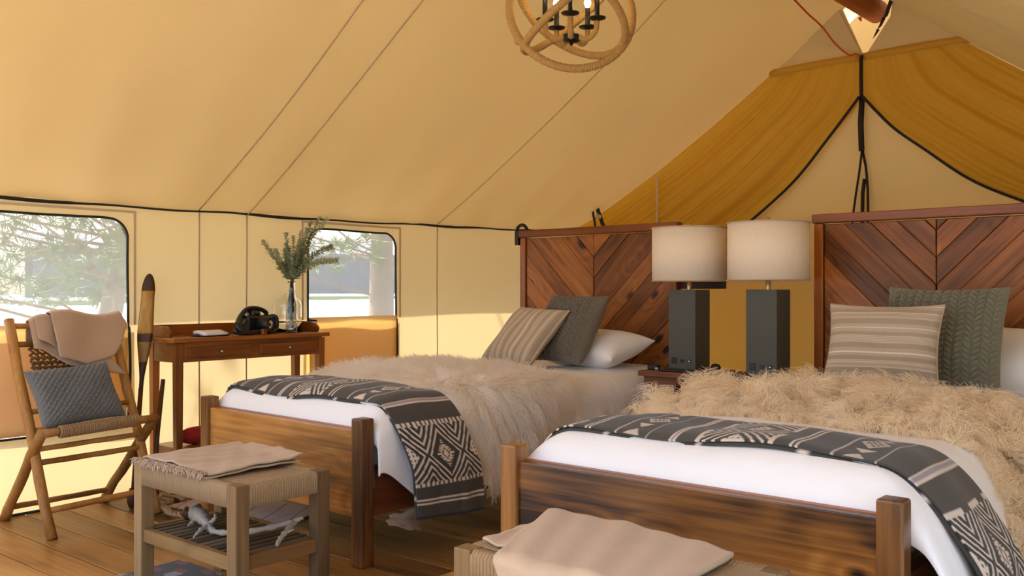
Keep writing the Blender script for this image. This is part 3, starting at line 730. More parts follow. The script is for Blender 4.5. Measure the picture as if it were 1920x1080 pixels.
throw(B1, C1, -(full + .02), full + .31, .09, .44, .565, 'charcoal throw with cream diamond bands hanging over the side of the left bed', 460, 100, skew=lambda s: .05 * s * s + .02 * sst(s, .3, .9), bot=lambda v: .02 * v, fl=.075)
throw(B2, C2, -(full + .06), full + .36, .12, .46, .53, 'charcoal throw with cream diamond bands across the right bed', 460, 110, skew=lambda s: .02 + .05 * sst(s, .3, .9))

# sheepskins: pelt + wool strands
def hair(name, parent, roots, normals, flow, length, curl, mat, rad, npt=8, clump=.035, seed=1, lift=.5, ls=1.0, cs=1.0):
    rg = np.random.default_rng(seed); n = len(roots)
    roots = np.array(roots); normals = np.array(normals); flow = np.array(flow)
    key = np.floor(roots[:, :2] / clump + roots[:, 2:3] / clump * .7).astype(int); h = (key[:, 0] * 73856093 ^ key[:, 1] * 19349663) & 0x7fffffff
    def hr(k):
        r = np.sin(h * (.0001237 + k * .0000371) + k * 7.1) * 43758.5453; return r - np.floor(r)
    ck = [hr(k) for k in range(6)]
    cd = np.stack([ck[0] - .5, ck[1] - .5, (ck[2] - .5) * .5], 1) * 2.0 * cs
    T = np.linspace(0, 1, npt)[None, :, None]
    L_ = (length * (rg.uniform(.7, 1.15, n) * (.75 + .5 * ck[3]) * ls))[:, None, None]
    jit = rg.normal(0, .16, (n, 3))
    dirn = normals * lift + flow + cd * .55 + jit
    dirn /= np.linalg.norm(dirn, axis=1, keepdims=True)
    bend = (flow * .9 + cd * .6); bend[:, 2] -= .35
    P_ = roots[:, None, :] + dirn[:, None, :] * L_ * T + bend[:, None, :] * L_ * T ** 2 * .45
    if curl:
        a = np.cross(dirn, [.3, .5, .8]); a /= np.linalg.norm(a, axis=1, keepdims=True); b = np.cross(dirn, a)
        ph = (ck[4] * 6.28)[:, None, None] + rg.normal(0, .5, (n, 1, 1)); fr = (1.6 + 1.6 * ck[5])[:, None, None] * 2 * PI
        amp = curl * (.5 + T) * T ** .5
        P_ = P_ + (a[:, None, :] * np.cos(fr * T + ph) + b[:, None, :] * np.sin(fr * T + ph)) * amp
    cu = bpy.data.hair_curves.new(name); cu.add_curves([npt] * n)
    cu.points.foreach_set('position', P_.astype(np.float32).ravel())
    ra = cu.attributes.get('radius') or cu.attributes.new('radius', 'FLOAT', 'POINT')
    ra.data.foreach_set('value', np.repeat((rad * (1 - .6 * np.linspace(0, 1, npt)))[None, :], n, 0).astype(np.float32).ravel())
    cu.materials.append(M[mat]); o = bpy.data.objects.new(name, cu); COL.objects.link(o); o.parent = parent; return stuff(o)
def sheepskin(B, cfg, inside, sr, yr, n, label, mat, length, curl, rad, flowf, seed, lift, dens_pelt=.012, shag='', cs=1.0):
    root = empty('sheepskin', B[0], B[1]); tag(root, label, 'sheepskin')
    rg = random.Random(seed); m = MB(); K = 60
    idx = {}; V = []; Fs = []
    for i in range(K):
        for j in range(K):
            s = lerp(sr[0], sr[1], (i + .5) / K); y = lerp(yr[0], yr[1], (j + .5) / K)
            if not inside(s, y): continue
            q = []
            for (a, b) in ((i, j), (i + 1, j), (i + 1, j + 1), (i, j + 1)):
                if (a, b) not in idx: idx[(a, b)] = len(V); V.append(tuple(bedS(lerp(sr[0], sr[1], a / K), lerp(yr[0], yr[1], b / K), cfg, .5, dens_pelt)))
                q.append(idx[(a, b)])
            Fs.append(tuple(q))
    m.v = V; m.f = Fs; m.build('pelt', mat, root, True)
    R_, Nn, Fl, ls = [], [], [], []
    while len(R_) < n:
        s = rg.uniform(*sr); y = rg.uniform(*yr)
        if not inside(s, y): continue
        p = bedS(s, y, cfg, .5, dens_pelt); p1 = bedS(s + .01, y, cfg, .5, dens_pelt); p2 = bedS(s, y + .01, cfg, .5, dens_pelt)
        nn = (p1 - p).cross(p2 - p).normalized(); ts = (p1 - p).normalized(); ty = (p2 - p).normalized()
        fs_, fy_ = flowf(s, y); ed = 0; gs = gy = 0
        for d_ in (.04, .08, .13):
            for a, b in ((1, 0), (-1, 0), (0, 1), (0, -1)):
                if inside(s + a * d_, y + b * d_): ed += 1 / 12
                else: gs += a * .5; gy += b * .5
        e_ = min(1, max(.0, (ed - .7) / .3)); ls.append(.45 + .55 * e_); fs_ += gs; fy_ += gy; nn_k = .12 + .88 * e_; R_.append(tuple(p)); Nn.append(tuple(nn * nn_k)); Fl.append(tuple(ts * fs_ + ty * fy_))
    hair('wool', root, R_, Nn, Fl, length, curl, mat, rad, 9, .045, seed, lift, np.array(ls), cs)
def in1(s, y):
    e = .03 * sin(s * 13) + .02 * sin(s * 29)
    y0 = .50 + e; y1 = 1.42 + e
    if s > .5: y0 = .50 + (s - .5) * .15 + e; y1 = 1.40 - (s - .5) * 1.3 + e
    return y0 < y < y1 and -.60 < s < .93 + .03 * sin(y * 20)
sheepskin(B1, C1, in1, (-.62, 1.04), (.42, 1.5), 42000, 'long white sheepskin spread over the left bed and hanging down its side', 'woolw', .075, .003, .0010, lambda s, y: (.9 * sst(s, -.1, .6) - .2, -.25 if s < .5 else 0), 11, .55, cs=.45)
def in2(s, y):
    e = .04 * sin(s * 11 + 1) + .02 * sin(s * 27)
    y0 = .69 + e + .10 * sst(s, -.1, .9); y1 = lerp(.98, 1.42, sst(s, -.62, .15)) + e
    return y0 < y < y1 and -.66 < s < 1.0 + .03 * sin(y * 20)
sheepskin(B2, C2, in2, (-.68, 1.04), (.42, 1.5), 50000, 'curly tan sheepskin spread over the right bed', 'woolt', .115, .014, .0011, lambda s, y: (.35 if s > .3 else -.1, -.10), 12, .75, .012, cs=1.0)

# pillows
def pillow(name, w_, h_, t_, base, wdir, hdir, mat, label, cat, tint=None, knit=None, n=(60, 48), group=None, piping=None, seed=0):
    """base = middle of the bottom edge; wdir, hdir = directions of width and height"""
    Wd = Vector(wdir).normalized(); Hd = Vector(hdir).normalized(); Nd = Wd.cross(Hd).normalized(); Hd = Nd.cross(Wd)
    nu, nv = n; V = []; cols = []
    def prof(a, b):
        return max(0, (1 - abs(a) ** 3.2)) ** .55 * max(0, (1 - abs(b) ** 3.2)) ** .55
    def idx(side, i, j): return side * (nu + 1) * (nv + 1) + i * (nv + 1) + j
    m = MB()
    for side in (1, -1):
        for i in range(nu + 1):
            for j in range(nv + 1):
                a = sin((i / nu * 2 - 1) * PI / 2 * .999) if not knit else (i / nu * 2 - 1); b = sin((j / nv * 2 - 1) * PI / 2 * .999) if not knit else (j / nv * 2 - 1)
                pin = 1 - .07 * (1 - b * b) * abs(a) ** 3; pin2 = 1 - .08 * (1 - a * a) * abs(b) ** 3
                z = side * (t_ / 2 * prof(a, b) + .002)
                z += .007 * sin(a * 5 + seed) * sin(b * 4 + 2 * seed) * prof(a, b)
                if knit: z += side * knit(a * w_ / 2, b * h_ / 2) * min(1, prof(a, b) * 2)
                p = Vector(base) + Wd * (a * w_ / 2 * pin) + Hd * ((b + 1) * h_ / 2 * 1 - (1 - pin2) * b * h_ / 2) + Nd * z
                V.append(p)
                if tint is not None: cols.append(tint(a * w_ / 2, b * h_ / 2))
    F_ = []
    for i in range(nu):
        for j in range(nv):
            F_.append((idx(0, i, j), idx(0, i + 1, j), idx(0, i + 1, j + 1), idx(0, i, j + 1))); F_.append((idx(1, i, j), idx(1, i, j + 1), idx(1, i + 1, j + 1), idx(1, i + 1, j)))
    rim = [(i, 0) for i in range(nu)] + [(nu, j) for j in range(nv)] + [(i, nv) for i in range(nu, 0, -1)] + [(0, j) for j in range(nv, 0, -1)]
    for k in range(len(rim)):
        a = rim[k]; b = rim[(k + 1) % len(rim)]; F_.append((idx(0, *b), idx(0, *a), idx(1, *a), idx(1, *b)))
    o = MB().add(V, F_).build(name, mat, None, True)
    if tint is not None: settint(o, cols)
    tag(o, label, cat, group)
    if piping:
        pts = [(V[idx(0, *r)] + V[idx(1, *r)]) / 2 for r in rim][::2]
        c = MB().tube(pts, .004, 6, False, True).build('edge_piping', piping, o, True)
    return o
def seedst(x, y, p=.0195): # seed stitch bumps on a diagonal lattice
    a = (x + y) / p / 1.414; b = (x - y) / p / 1.414
    return .009 * (abs(sin(a * PI)) * abs(sin(b * PI))) ** .5
def chunky(x, y, p=.036, q=.024):
    a = x / p; row = math.floor(a); fa = a - row
    b = y / q + (fa * .9 if row % 2 else -fa * .9); fb = b - math.floor(b)
    return .020 * (sin(PI * fa) ** .6) * (sin(PI * fb) ** .55)
TA = np.array(rgb(164, 144, 122)); TB = np.array(rgb(184, 166, 144)); TW = np.array(rgb(224, 210, 188))
def stripes(k):
    q = (k + 1) % .105
    if q < .0045: return TW
    if q < .040 or q > .074: return TA if q > .02 and q < .09 else TB * .96
    if int((q - .040) / .0034) % 2: return (TW + TB) / 2
    return TA
    if .022 < q < .030 or .036 < q < .044: return TB
    if q in (0,): return TA
    if .0285 < q < .031 or .047 < q < .049 or .053 < q < .055 or .059 < q < .061: return (TW + TB) / 2
    if .044 < q < .064: return TB * .97
    return TA
def BW(B, x, y, z): return W(B, (x, y, z))
# right bed
def hd(lean, yaw=0): l = math.radians(lean); y = math.radians(yaw); return (sin(l) * -sin(y) * -1 * 0 + 0, sin(l), cos(l))
pillow('pillow', .66, .40, .20, (-.80, 4.20, .66), (1, .05, 0), (0, .8, .45), 'white', 'white pillow on the right bed against the headboard', 'pillow', seed=1)
pillow('pillow', .58, .38, .17, (-3.00, 4.10, .69), (1, -.12, 0), (.02, .9, .22), 'white', 'white pillow on the left bed against the headboard', 'pillow', seed=2)
pillow('cushion', .50, .44, .12, (-1.10, 4.07, .655), (1, -.10, 0), (.06, .30, 1), 'knit2', 'chunky olive grey knitted cushion on the right bed behind the striped one', 'cushion', knit=chunky, n=(230, 230), seed=3)
pillow('cushion', .46, .335, .13, (-1.265, 3.86, .68), (1, .02, 0), (-.02, .30, 1), 'tint', 'tan cushion with cream horizontal stripes on the right bed', 'cushion', tint=lambda x, y: stripes(y), n=(60, 160), piping='linen', seed=4)
pillow('cushion', .45, .42, .12, (-3.07, 4.02, .665), (1, -.22, -.01), (.26, .52, 1), 'knit', 'dark taupe knitted cushion on the left bed behind the striped one', 'cushion', knit=lambda x, y: chunky(x, y, .029, .019), n=(220, 220), seed=5)
pillow('cushion', .40, .42, .13, (-3.24, 3.80, .66), (1, -.16, -.04), (.02, .95, .95), 'tint', 'tan cushion with cream upright stripes on the left bed', 'cushion', tint=lambda x, y: stripes(x), n=(160, 60), piping='linen', seed=6)

# ------------------------------------------------------------------ nightstands and lamps
def stand(loc, w_, d_, label):
    r = empty('nightstand', loc); tag(r, label, 'table', 'small wooden stools between the beds')
    box('tabletop', (0, 0, .63), (w_, d_, .028), 'stand', r, .003); box('apron', (0, -d_ / 2 + .03, .598), (w_ - .05, .02, .034), 'stand', r, .002)
    for a in (-1, 1):
        for b in (-1, 1): MB().tube([(a * (w_ / 2 - .02), b * (d_ / 2 - .02), 0), (a * (w_ / 2 - .055), b * (d_ / 2 - .05), .616)], .021, 4).build('leg', 'stand', r)
    for z in (.50, .44): box('shelf_rail', (0, -d_ / 2 + .045, z), (w_ - .08, .016, .022), 'stand', r, .002)
    box('stretcher', (0, 0, .2), (w_ - .05, .03, .03), 'stand', r, .002)
stand((-2.385, 4.28, 0), .375, .36, 'small brown nightstand beside the left bed under the farther lamp')
stand((-1.99, 4.22, 0), .33, .36, 'small brown nightstand beside the right bed under the nearer lamp')
def lamp(loc, label):
    r = empty('table_lamp', loc); tag(r, label, 'lamp', 'slate block table lamps between the beds')
    b = box('base', (0, 0, .21), (.16, .16, .42), 'concrete', r, .003)
    for k, (x, w_, h_) in enumerate(((-.045, .03, .032), (.003, .022, .016), (.045, .022, .016))):
        s = box('socket', (x, -.081, -.165), (w_, .006, h_), 'port', b, .002)
    t = box('plug_contact', (.047, -.085, -.165), (.010, .003, .006), 'paper', b, 0)
    MB().lathe([(.012, .42), (.012, .55), (.010, .55)]).build('neck', 'brass', r, True)
    m = MB().lathe([(.197, .465), (.197, .75)], seg=48).build('lamp_shade', 'shade', r, True, solid=.003)
    for z in (.467, .748): MB().tube([(.199 * cos(t), .199 * sin(t), z) for t in np.linspace(0, 2 * PI, 48, endpoint=False)], .0032, 6, False, True).build('shade_rim', 'linen', m, True)
    MB().lathe([(.0, .776), (.009, .776), (.009, .752), (.004, .750), (.004, .56)]).build('finial', 'brass', r, True)
    for a in (0, PI * 2 / 3, PI * 4 / 3): MB().tube([(0, 0, .735), (.196 * cos(a), .196 * sin(a), .735)], .002, 5).build('spider_arm', 'brass', r)
    MB().lathe([(0, .55), (.014, .555), (.03, .60), (.026, .64), (0, .66)], seg=16).build('bulb', 'paper', r, True)
lamp((-2.42, 4.37, .645), 'farther slate block lamp with cream drum shade beside the left headboard')
lamp((-1.935, 4.283, .645), 'nearer slate block lamp with cream drum shade beside the right headboard')
sm = tag(box('phone', (-2.06, 4.10, .651), (.15, .075, .009), 'port', None, .003), 'flat black phone on the nightstand between the two lamps', 'phone')
c = empty('charger', (-2.53, 4.19, .645)); tag(c, 'small black charger with a silver end beside the farther lamp', 'charger')
box('body', (0, 0, .012), (.06, .035, .024), 'port', c, .005); box('plug', (.03, -.02, .008), (.02, .012, .012), 'chrome', c, .002)
pad = tag(box('charging_pad', (-2.36, 4.16, .65), (.20, .08, .01), 'port', None, .004), 'thin black pad lying at the foot of the farther lamp', 'pad')
k = tag(MB().lathe([(0, 0), (.024, .0), (.028, .012), (.02, .028), (0, .034)], seg=18).build('cable_reel', 'port', None, True, loc=(-2.27, 4.38, .645)), 'small black round cable reel behind the farther lamp', 'cable reel')
tag(tube('power_cord', spline([(-1.85, 4.32, .655), (-1.83, 4.28, .665), (-1.845, 4.2, .65), (-1.86, 4.12, .65)], 6), .004, 'port'), 'black power cord curling by the nearer lamp', 'cord')

# ------------------------------------------------------------------ desk
dk = empty('desk', (-4.395, 2.93, 0)); tag(dk, 'narrow polished brown writing desk standing against the window wall', 'desk')
DW, DL, DT = .27, .94, .82
box('desktop', (0, 0, DT - .012), (DW + .03, DL + .05, .024), 'desk', dk, .005)
def tray(u0): pass
# raised tray edge: back and shaped sides
MB().add([(-DW / 2, -DL / 2, DT), (-DW / 2, DL / 2, DT), (-DW / 2, DL / 2, DT + .06), (-DW / 2, -DL / 2, DT + .06)], [(0, 1, 2, 3)]).build('back_board', 'desk', dk, solid=.014)
for s in (-1, 1):
    pr = [(-DW / 2, 0), (.07, 0), (.085, .018), (.08, .03), (.055, .052), (.02, .058), (-DW / 2, .06)]
    n_ = len(pr); y0_ = s * (DL / 2 - .006); vs_ = [(x, y0_ - .006, DT + z) for x, z in pr] + [(x, y0_ + .006, DT + z) for x, z in pr]
    fixn(MB().add(vs_, [tuple(range(n_)), tuple(range(2 * n_ - 1, n_ - 1, -1))] + [(i, (i + 1) % n_, n_ + (i + 1) % n_, n_ + i) for i in range(n_)]).build('side_board', 'desk', dk))
    box('side_apron', (0, s * (DL / 2 - .015), DT - .075), (DW - .04, .018, .10), 'desk', dk, .002)
box('front_apron', (DW / 2 - .016, 0, DT - .075), (.018, DL - .04, .10), 'desk', dk, .002)
box('back_apron', (-DW / 2 + .016, 0, DT - .075), (.018, DL - .04, .10), 'desk', dk, .002)
for s in (-1, 1):
    d = box('drawer', (DW / 2 - .004, s * .215, DT - .078), (.014, .37, .058), 'desk', dk, .004)
    MB().lathe([(0, .018), (.008, .016), (.009, .01), (.005, 0)], seg=14).build('knob', 'chrome', d, True, loc=(.006, -.0, 0)).rotation_euler = (0, PI / 2, 0)
for a in (-1, 1):
    for b in (-1, 1):
        x = a * (DW / 2 - .02); y_ = b * (DL / 2 - .022)
        MB().tube([(x, y_, 0), (x, y_, .3), (x, y_, DT - .03)], [.021, .024, .028], 4).build('leg', 'deskz', dk).rotation_euler = (0, 0, 0)
sh_ = box('shelf', (0, .0, .25), (DW - .02, DL - .04, .018), 'desk', dk, .002)
box('shelf_edge', (0, -DL / 2 + .03, .225), (DW - .04, .014, .05), 'desk', dk, .002)
cl = empty('cloth_roll', (-4.36, 2.66, .259)); tag(cl, 'red patterned cloth roll on the lower shelf of the desk', 'cloth')
MB().tube([(0 + .006 * sin(k), -.11 + .035 * k, .045 + .004 * sin(k * 3)) for k in range(9)], [.03, .042, .046, .044, .047, .044, .045, .04, .028], 14).build('roll', 'red', cl, True)
MB().tube([(-.02, .03, .095), (-.015, .10, .10), (-.01, .17, .092)], [.02, .028, .018], 10).build('stone_bundle', 'ropegold', cl, True)
bk = empty('notepad', (-4.33, 2.70, .82), .15); tag(bk, 'small white folded notepad on the left end of the desk', 'notepad')
MB().grid(lambda u, v: (lerp(-.05, .05, u), lerp(-.075, .075, v), .026 + .006 * sin(u * 5)), 8, 8).build('sheet', 'paper', bk, True, solid=.018)
box('cover', (0, -.005, .004), (.11, .165, .006), 'leather', bk, .002)
# camera with strap
cm = empty('camera', (-4.36, 2.99, .82), math.radians(20)); cm.scale = (1.15, 1.2, 1.15); tag(cm, 'black camera with coiled strap on the middle of the desk', 'camera')
box('body', (-.01, 0, .048), (.07, .15, .085), 'leather', cm, .014)
MB().lathe([(0, 0), (.035, 0), (.038, .01), (.038, .06), (.033, .07), (.026, .066), (0, .058)], seg=24).build('lens', 'port', cm, True, loc=(.02, .012, .047)).rotation_euler = (0, PI / 2, 0)
MB().lathe([(0, .01), (.024, 0)], seg=20).build('lens_glass', 'glass', cm, True, loc=(.082, .012, .047)).rotation_euler = (0, PI / 2, 0)
box('prism_hump', (-.01, .005, .098), (.05, .06, .03), 'leather', cm, .012)
MB().lathe([(0, .012), (.014, .012), (.014, 0)], seg=16).build('dial', 'chrome', cm, True, loc=(-.01, -.05, .09))
for k, pts in enumerate(([(0, -.075, .07), (.03, -.13, .05), (.02, -.17, .02), (.05, -.12, .012), (.07, -.04, .015)], [(0, .078, .07), (0, .09, .10), (-.01, .04, .122), (-.02, -.03, .120), (-.01, -.09, .09), (.01, -.14, .06), (.03, -.17, .05), (.05, -.16, .02)], [(0, .075, .075), (.04, .11, .08), (.05, .10, .02), (.06, .02, .01)])):
    tube('strap', spline(pts, 6), .011, 'leather', cm, 8)
MB().box((.09, -.05, .014), (.02, .03, .028)).build('lens_cap', 'hbf', cm, bevel=.004)
# cloche
cc = empty('glass_cloche', (-4.425, 3.255, .82)); tag(cc, 'clear glass dome standing behind the vase on the desk', 'dome')
MB().lathe([(.082, .002)] + [(.082, z) for z in (.06, .12, .15)] + [(.082 * cos(t), .15 + .07 * sin(t)) for t in np.linspace(.15, PI / 2 - .02, 10)] + [(.002, .2215)], seg=40).build('dome', 'glass', cc, True, solid=.0022)
MB().lathe([(0, 0), (.09, 0), (.09, .004), (0, .004)], seg=36).build('plate', 'glass', cc)
# vase with eucalyptus
vz = empty('vase', (-4.275, 3.175, .82)); tag(vz, 'tall narrow clear glass bottle vase on the right of the desk', 'vase')
MB().lathe([(.0, .004), (.030, .004), (.032, .02), (.032, .17), (.022, .21), (.019, .235), (.019, .285), (.023, .29)], seg=28).build('bottle', 'glass', vz, True, solid=.002)
eu = empty('eucalyptus_bunch', (-4.275, 3.175, .82)); tag(eu, 'bunch of dry grey green eucalyptus stems standing in the narrow vase', 'plant')
lv = {'leaf': MB(), 'leaf2': MB()}; rg = random.Random(4)
dv_ = Vector((.767, .641, 0))  # mostly spread along the wall
tips = [(.17, .66, 0), (.21, .65, .03), (.13, .63, -.04), (.09, .60, .02), (-.04, .57, .02), (.02, .55, -.03), (-.05, .47, .03), (-.10, .47, 0), (-.17, .52, 0), (.27, .41, .03), (.25, .49, -.03), (.04, .47, .05), (.07, .52, -.05), (.0, .43, .0), (-.03, .50, .0), (.05, .58, .03), (-.06, .40, -.04), (.09, .42, .0)]
for k, (a, h, b) in enumerate(tips):
    nn = Vector((-.641, .767, 0)); tip = dv_ * a * .95 + nn * b + Vector((0, 0, h))
    base = Vector((rg.uniform(-.012, .012), rg.uniform(-.012, .012), .03)); neck = Vector((rg.uniform(-.008, .008), rg.uniform(-.008, .008), .28))
    mid = neck.lerp(tip, .5) + Vector((0, 0, .05 if abs(a) > .2 else .0)); pts = spline([base, neck, mid, tip], 8)
    tube('stem', pts, [.0018] * len(pts), 'stem', eu, 5)
    mb = lv['leaf' if k % 2 else 'leaf2']
    ns = 60
    for q in range(ns):
        f = (.12 + .86 * q / ns) * (len(pts) - 1); i = int(f); p = pts[i].lerp(pts[min(i + 1, len(pts) - 1)], f - i)
        if .19 < p.z < .30: continue
        r_ = (.023 if p.z > .3 else .011) * rg.uniform(.7, 1.2) * (1 - .45 * q / ns)
        d = (pts[min(i + 1, len(pts) - 1)] - pts[i]).normalized()
        for sd in (0, PI):
            ang = q * 1.57 + sd + rg.uniform(-.4, .4); o1 = d.orthogonal().normalized(); o1 = (o1 * cos(ang) + d.cross(o1) * sin(ang)).normalized()
            lx = (o1 * .85 + d * .55).normalized(); ly = lx.cross(d).normalized()
            if p.z < .3: p2 = p; lx = (o1 * .3 + d).normalized()
            cpt = p + lx * r_; mb.add([p, cpt + ly * r_ * .75, cpt + lx * r_, cpt - ly * r_ * .75], [(0, 1, 2, 3)])
for k_, mb in lv.items(): stuff(mb.build('leaves', k_, eu))

# ------------------------------------------------------------------ paddle, stick, ball
pd = empty('canoe_paddle', (0, 0, 0)); tag(pd, 'old wooden canoe paddle leaning blade up between the chair and the desk', 'paddle')
def pth(z): return lerp(-4.28, -4.50, z / 1.15), lerp(2.24, 2.45, z / 1.15)
def blade(z0_, z1_, mat, nm, t0=0):
    n = 20; V = []; F_ = []
    def hw(z):
        if z > 1.04: return .034 * math.sqrt(max(0.0, 1 - ((z - 1.04) / .108) ** 2)) + .002
        return lerp(.011, .041, sst(z, .58, .86)) if z < .86 else lerp(.041, .034, (z - .86) / .18)
    for i in range(n + 1):
        z = lerp(z0_, z1_, i / n); x, y_ = pth(z); h = hw(z); t = .008 if z > .7 else .012
        for (a, b) in ((-h, 0), (-h * .6, -t), (0, -t * 1.3), (h * .6, -t), (h, 0), (h * .6, t), (0, t * 1.3), (-h * .6, t)): V.append((x + .641 * b * 1 + .767 * a, y_ + .641 * a - .767 * b, z))
    for i in range(n):
        for k in range(8): F_.append((i * 8 + k, i * 8 + (k + 1) % 8, i * 8 + 8 + (k + 1) % 8, i * 8 + 8 + k))
    F_ += [tuple(range(8))[::-1], tuple(n * 8 + k for k in range(8))]
    o = MB().add(V, F_).build(nm, mat, pd, True); return o
blade(1.06, 1.148, 'dstick', 'blade_tip')['label'] = 'dark brown blade tip'
blade(.84, 1.06, 'paddle', 'blade'); blade(.80, .84, 'dstick', 'painted_band')['label'] = 'dark painted band'; blade(.70, .80, 'paddle', 'blade_base'); blade(.56, .70, 'dstick', 'blade_neck')
x0_, y0_ = pth(.56); x1_, y1_ = pth(.06)
tube('shaft', [(x0_, y0_, .57), (x1_, y1_, .06)], [.012, .012], 'dstick', pd, 10)
MB().lathe([(0, 0), (.012, .003), (.024, .03), (.024, .06), (.014, .09), (.012, .10)], seg=14).build('grip', 'dstick', pd, True, loc=(pth(0)[0], pth(0)[1], 0))
ws = empty('walking_stick', (0, 0, 0)); tag(ws, 'thin dark walking stick leaning on the desk behind the chair', 'stick')
tube('shaft', [(-4.20, 2.30, .03), (-4.26, 2.36, .35), (-4.30, 2.413, .615)], [.012, .012, .011], 'dstick', ws, 10)
MB().lathe([(0, 0), (.012, .002), (.014, .02), (.012, .04)], seg=12).build('ferrule', 'blackmetal', ws, True, loc=(-4.197, 2.298, 0))
bl = empty('wooden_ball', (-4.39, 2.40, .038)); tag(bl, 'dark wooden ball on the floor by the back leg of the desk', 'ball')
MB().lathe([(.038 * sin(t) + 1e-4, -.038 * cos(t)) for t in np.linspace(0, PI, 14)], seg=20).build('sphere', 'dstick', bl, True)
MB().lathe([(0, 0), (.012, 0), (.010, .012), (0, .012)], seg=12).build('plug', 'blackmetal', bl, loc=(0, 0, .032))

# ------------------------------------------------------------------ folding chair
ch = empty('folding_chair', (0, 0, 0)); tag(ch, 'folding chair of peeled branches with rope seat beside the large window', 'chair')
def stick(nm, a, b, r, mat='stick', mid=None):
    a = Vector(a); b = Vector(b); n = 8; pts = [a.lerp(b, i / n) + Vector((.003 * sin(i * 2.1 + a.y * 9), .003 * cos(i * 1.7), 0)) for i in range(n + 1)]
    return tube(nm, pts, [r * (1 + .05 * sin(i * 2.3 + a.x * 7)) for i in range(n + 1)], mat, ch, 12)
FLt, FRt = Vector((-4.01, 1.742, 0)), Vector((-4.10, 2.27, 0))
TL, TR = Vector((-4.49, 1.755, .925)), Vector((-4.55, 2.27, .91))
KL, KR = Vector((-4.085, 1.735, .455)), Vector((-4.16, 2.295, .458))
RL, RR = Vector((-4.525, 1.75, 0)), Vector((-4.54, 2.22, 0))
stick('leg', FLt, TL, .022); stick('leg', FRt, TR, .022)
stick('leg', RL, KL, .023); stick('leg', RR, KR, .023)
def on(a, b, t): return a.lerp(b, t)
stick('back_rail', on(FLt, TL, .97) , on(FRt, TR, .97), .013)
stick('back_rail', on(FLt, TL, .88), on(FRt, TR, .88), .013)
stick('back_rail', on(FLt, TL, .56), on(FRt, TR, .56), .012)
stick('stretcher', on(FLt, TL, .12), on(FRt, TR, .12), .014)
stick('stretcher', on(RL, KL, .15), on(RR, KR, .15), .013)
stick('stretcher', on(FLt, TL, .33), on(FRt, TR, .33), .013)
stick('stretcher', on(RL, KL, .80), on(RR, KR, .80), .012)
stick('seat_rail', KL + Vector((0, .0, -.012)), KR + Vector((0, 0, -.012)), .019)
stick('seat_rail', on(FLt, TL, .47), on(FRt, TR, .47), .016)
# rope wrapped on the front rail
A_, B_ = KL + Vector((0, .07, -.012)), KR + Vector((0, -.09, -.012)); d_ = (B_ - A_); n_ = 44
wm = MB()
for i in range(n_):
    c = A_ + d_ * (i + .5) / n_; rr_ = .024 + .001 * (i % 2)
    wm.tube([(c.x + rr_ * cos(t), c.y + .001 * sin(t * 2), c.z + rr_ * sin(t)) for t in np.linspace(0, 2 * PI, 12, endpoint=False)], .0046, 5, False, True)
stuff(wm.build('rope_wrap', 'rope', ch, True))
sm_ = MB(); S0, S1 = on(FLt, TL, .47), on(FRt, TR, .47)
for i in range(34):
    f = .14 + .72 * i / 33; sm_.tube([KL.lerp(KR, f) + Vector((0, 0, .008)), KL.lerp(KR, f).lerp(S0.lerp(S1, f), .5) + Vector((0, 0, -.012)), S0.lerp(S1, f) + Vector((0, 0, .008))], .0055, 5)
stuff(sm_.build('rope_seat', 'rope', ch, True))
# netted rope back
nm_ = MB(); T0, T1 = on(FLt, TL, .885), on(FRt, TR, .885); U0, U1 = on(FLt, TL, .52), on(FRt, TR, .52)
def bp_(f, g): return T0.lerp(T1, f).lerp(U0.lerp(U1, f), g) + Vector((-.01 - .015 * sin(PI * g), 0, 0))
for i in range(13):
    f = .16 + .68 * i / 12
    nm_.tube([bp_(f + .008 * sin(k * PI), k / 24) + Vector((.006 * (1 if (k + i) % 2 else -1), .007 * (1 if k % 2 else -1), 0)) for k in range(25)], .0065, 5)
for j in range(16):
    g = .02 + .96 * j / 15
    nm_.tube([bp_(.15 + .70 * k / 24, g) + Vector((.006 * (1 if (k + j) % 2 == 0 else -1), 0, .005 * (1 if k % 2 else -1))) for k in range(25)], .006, 5)
stuff(nm_.build('rope_back', 'darkrope', ch, True))
# throw over the chair back
th = empty('shawl', (0, 0, 0)); tag(th, 'tan wool shawl draped over the back of the folding chair', 'blanket')
def drapeback(f0, f1, frontL, backL, off, wav, cor):
    def fn(u, v):
        f = lerp(f0, f1, u); top = on(FLt, TL, .985).lerp(on(FRt, TR, .985), f) + Vector((0, 0, .004 + off))
        fr = frontL(u); tot = backL + .05 + fr; s = v * tot
        if s < backL: x, z = -.026 - off, -(backL - s)
        elif s < backL + .08: t = (s - backL) / .08 * PI; x = -(.026 + off) * cos(t); z = (.022 + off) * sin(t)
        else: dd = s - backL - .08; x = .028 + off + dd * .50; z = -dd * .86
        k = max(0, s - backL - .06)
        return (top.x + x + wav * sin(u * 9 + k * 8) * min(1, k * 9) + .0, top.y + cor * (k) * (u - .25) + .06 * k, top.z + z + .012 * sin(u * 7))
    return fn
MB().grid(drapeback(.36, 1.06, lambda u: .29 - .22 * abs(u - .28) - .10 * max(0, u - .6) * 2, .12, .012, .012, .5), 50, 40).build('upper_fold', 'linen2', th, True, solid=.006)
MB().grid(drapeback(.22, .62, lambda u: .12 + .22 * u, .10, .0, .010, .6), 40, 40).build('lower_fold', 'linen2', th, True, solid=.006)
MB().grid(drapeback(.17, .40, lambda u: .16 + .12 * u, .10, -.008, .008, .5), 24, 30).build('inner_fold', 'linen2', th, True, solid=.005)
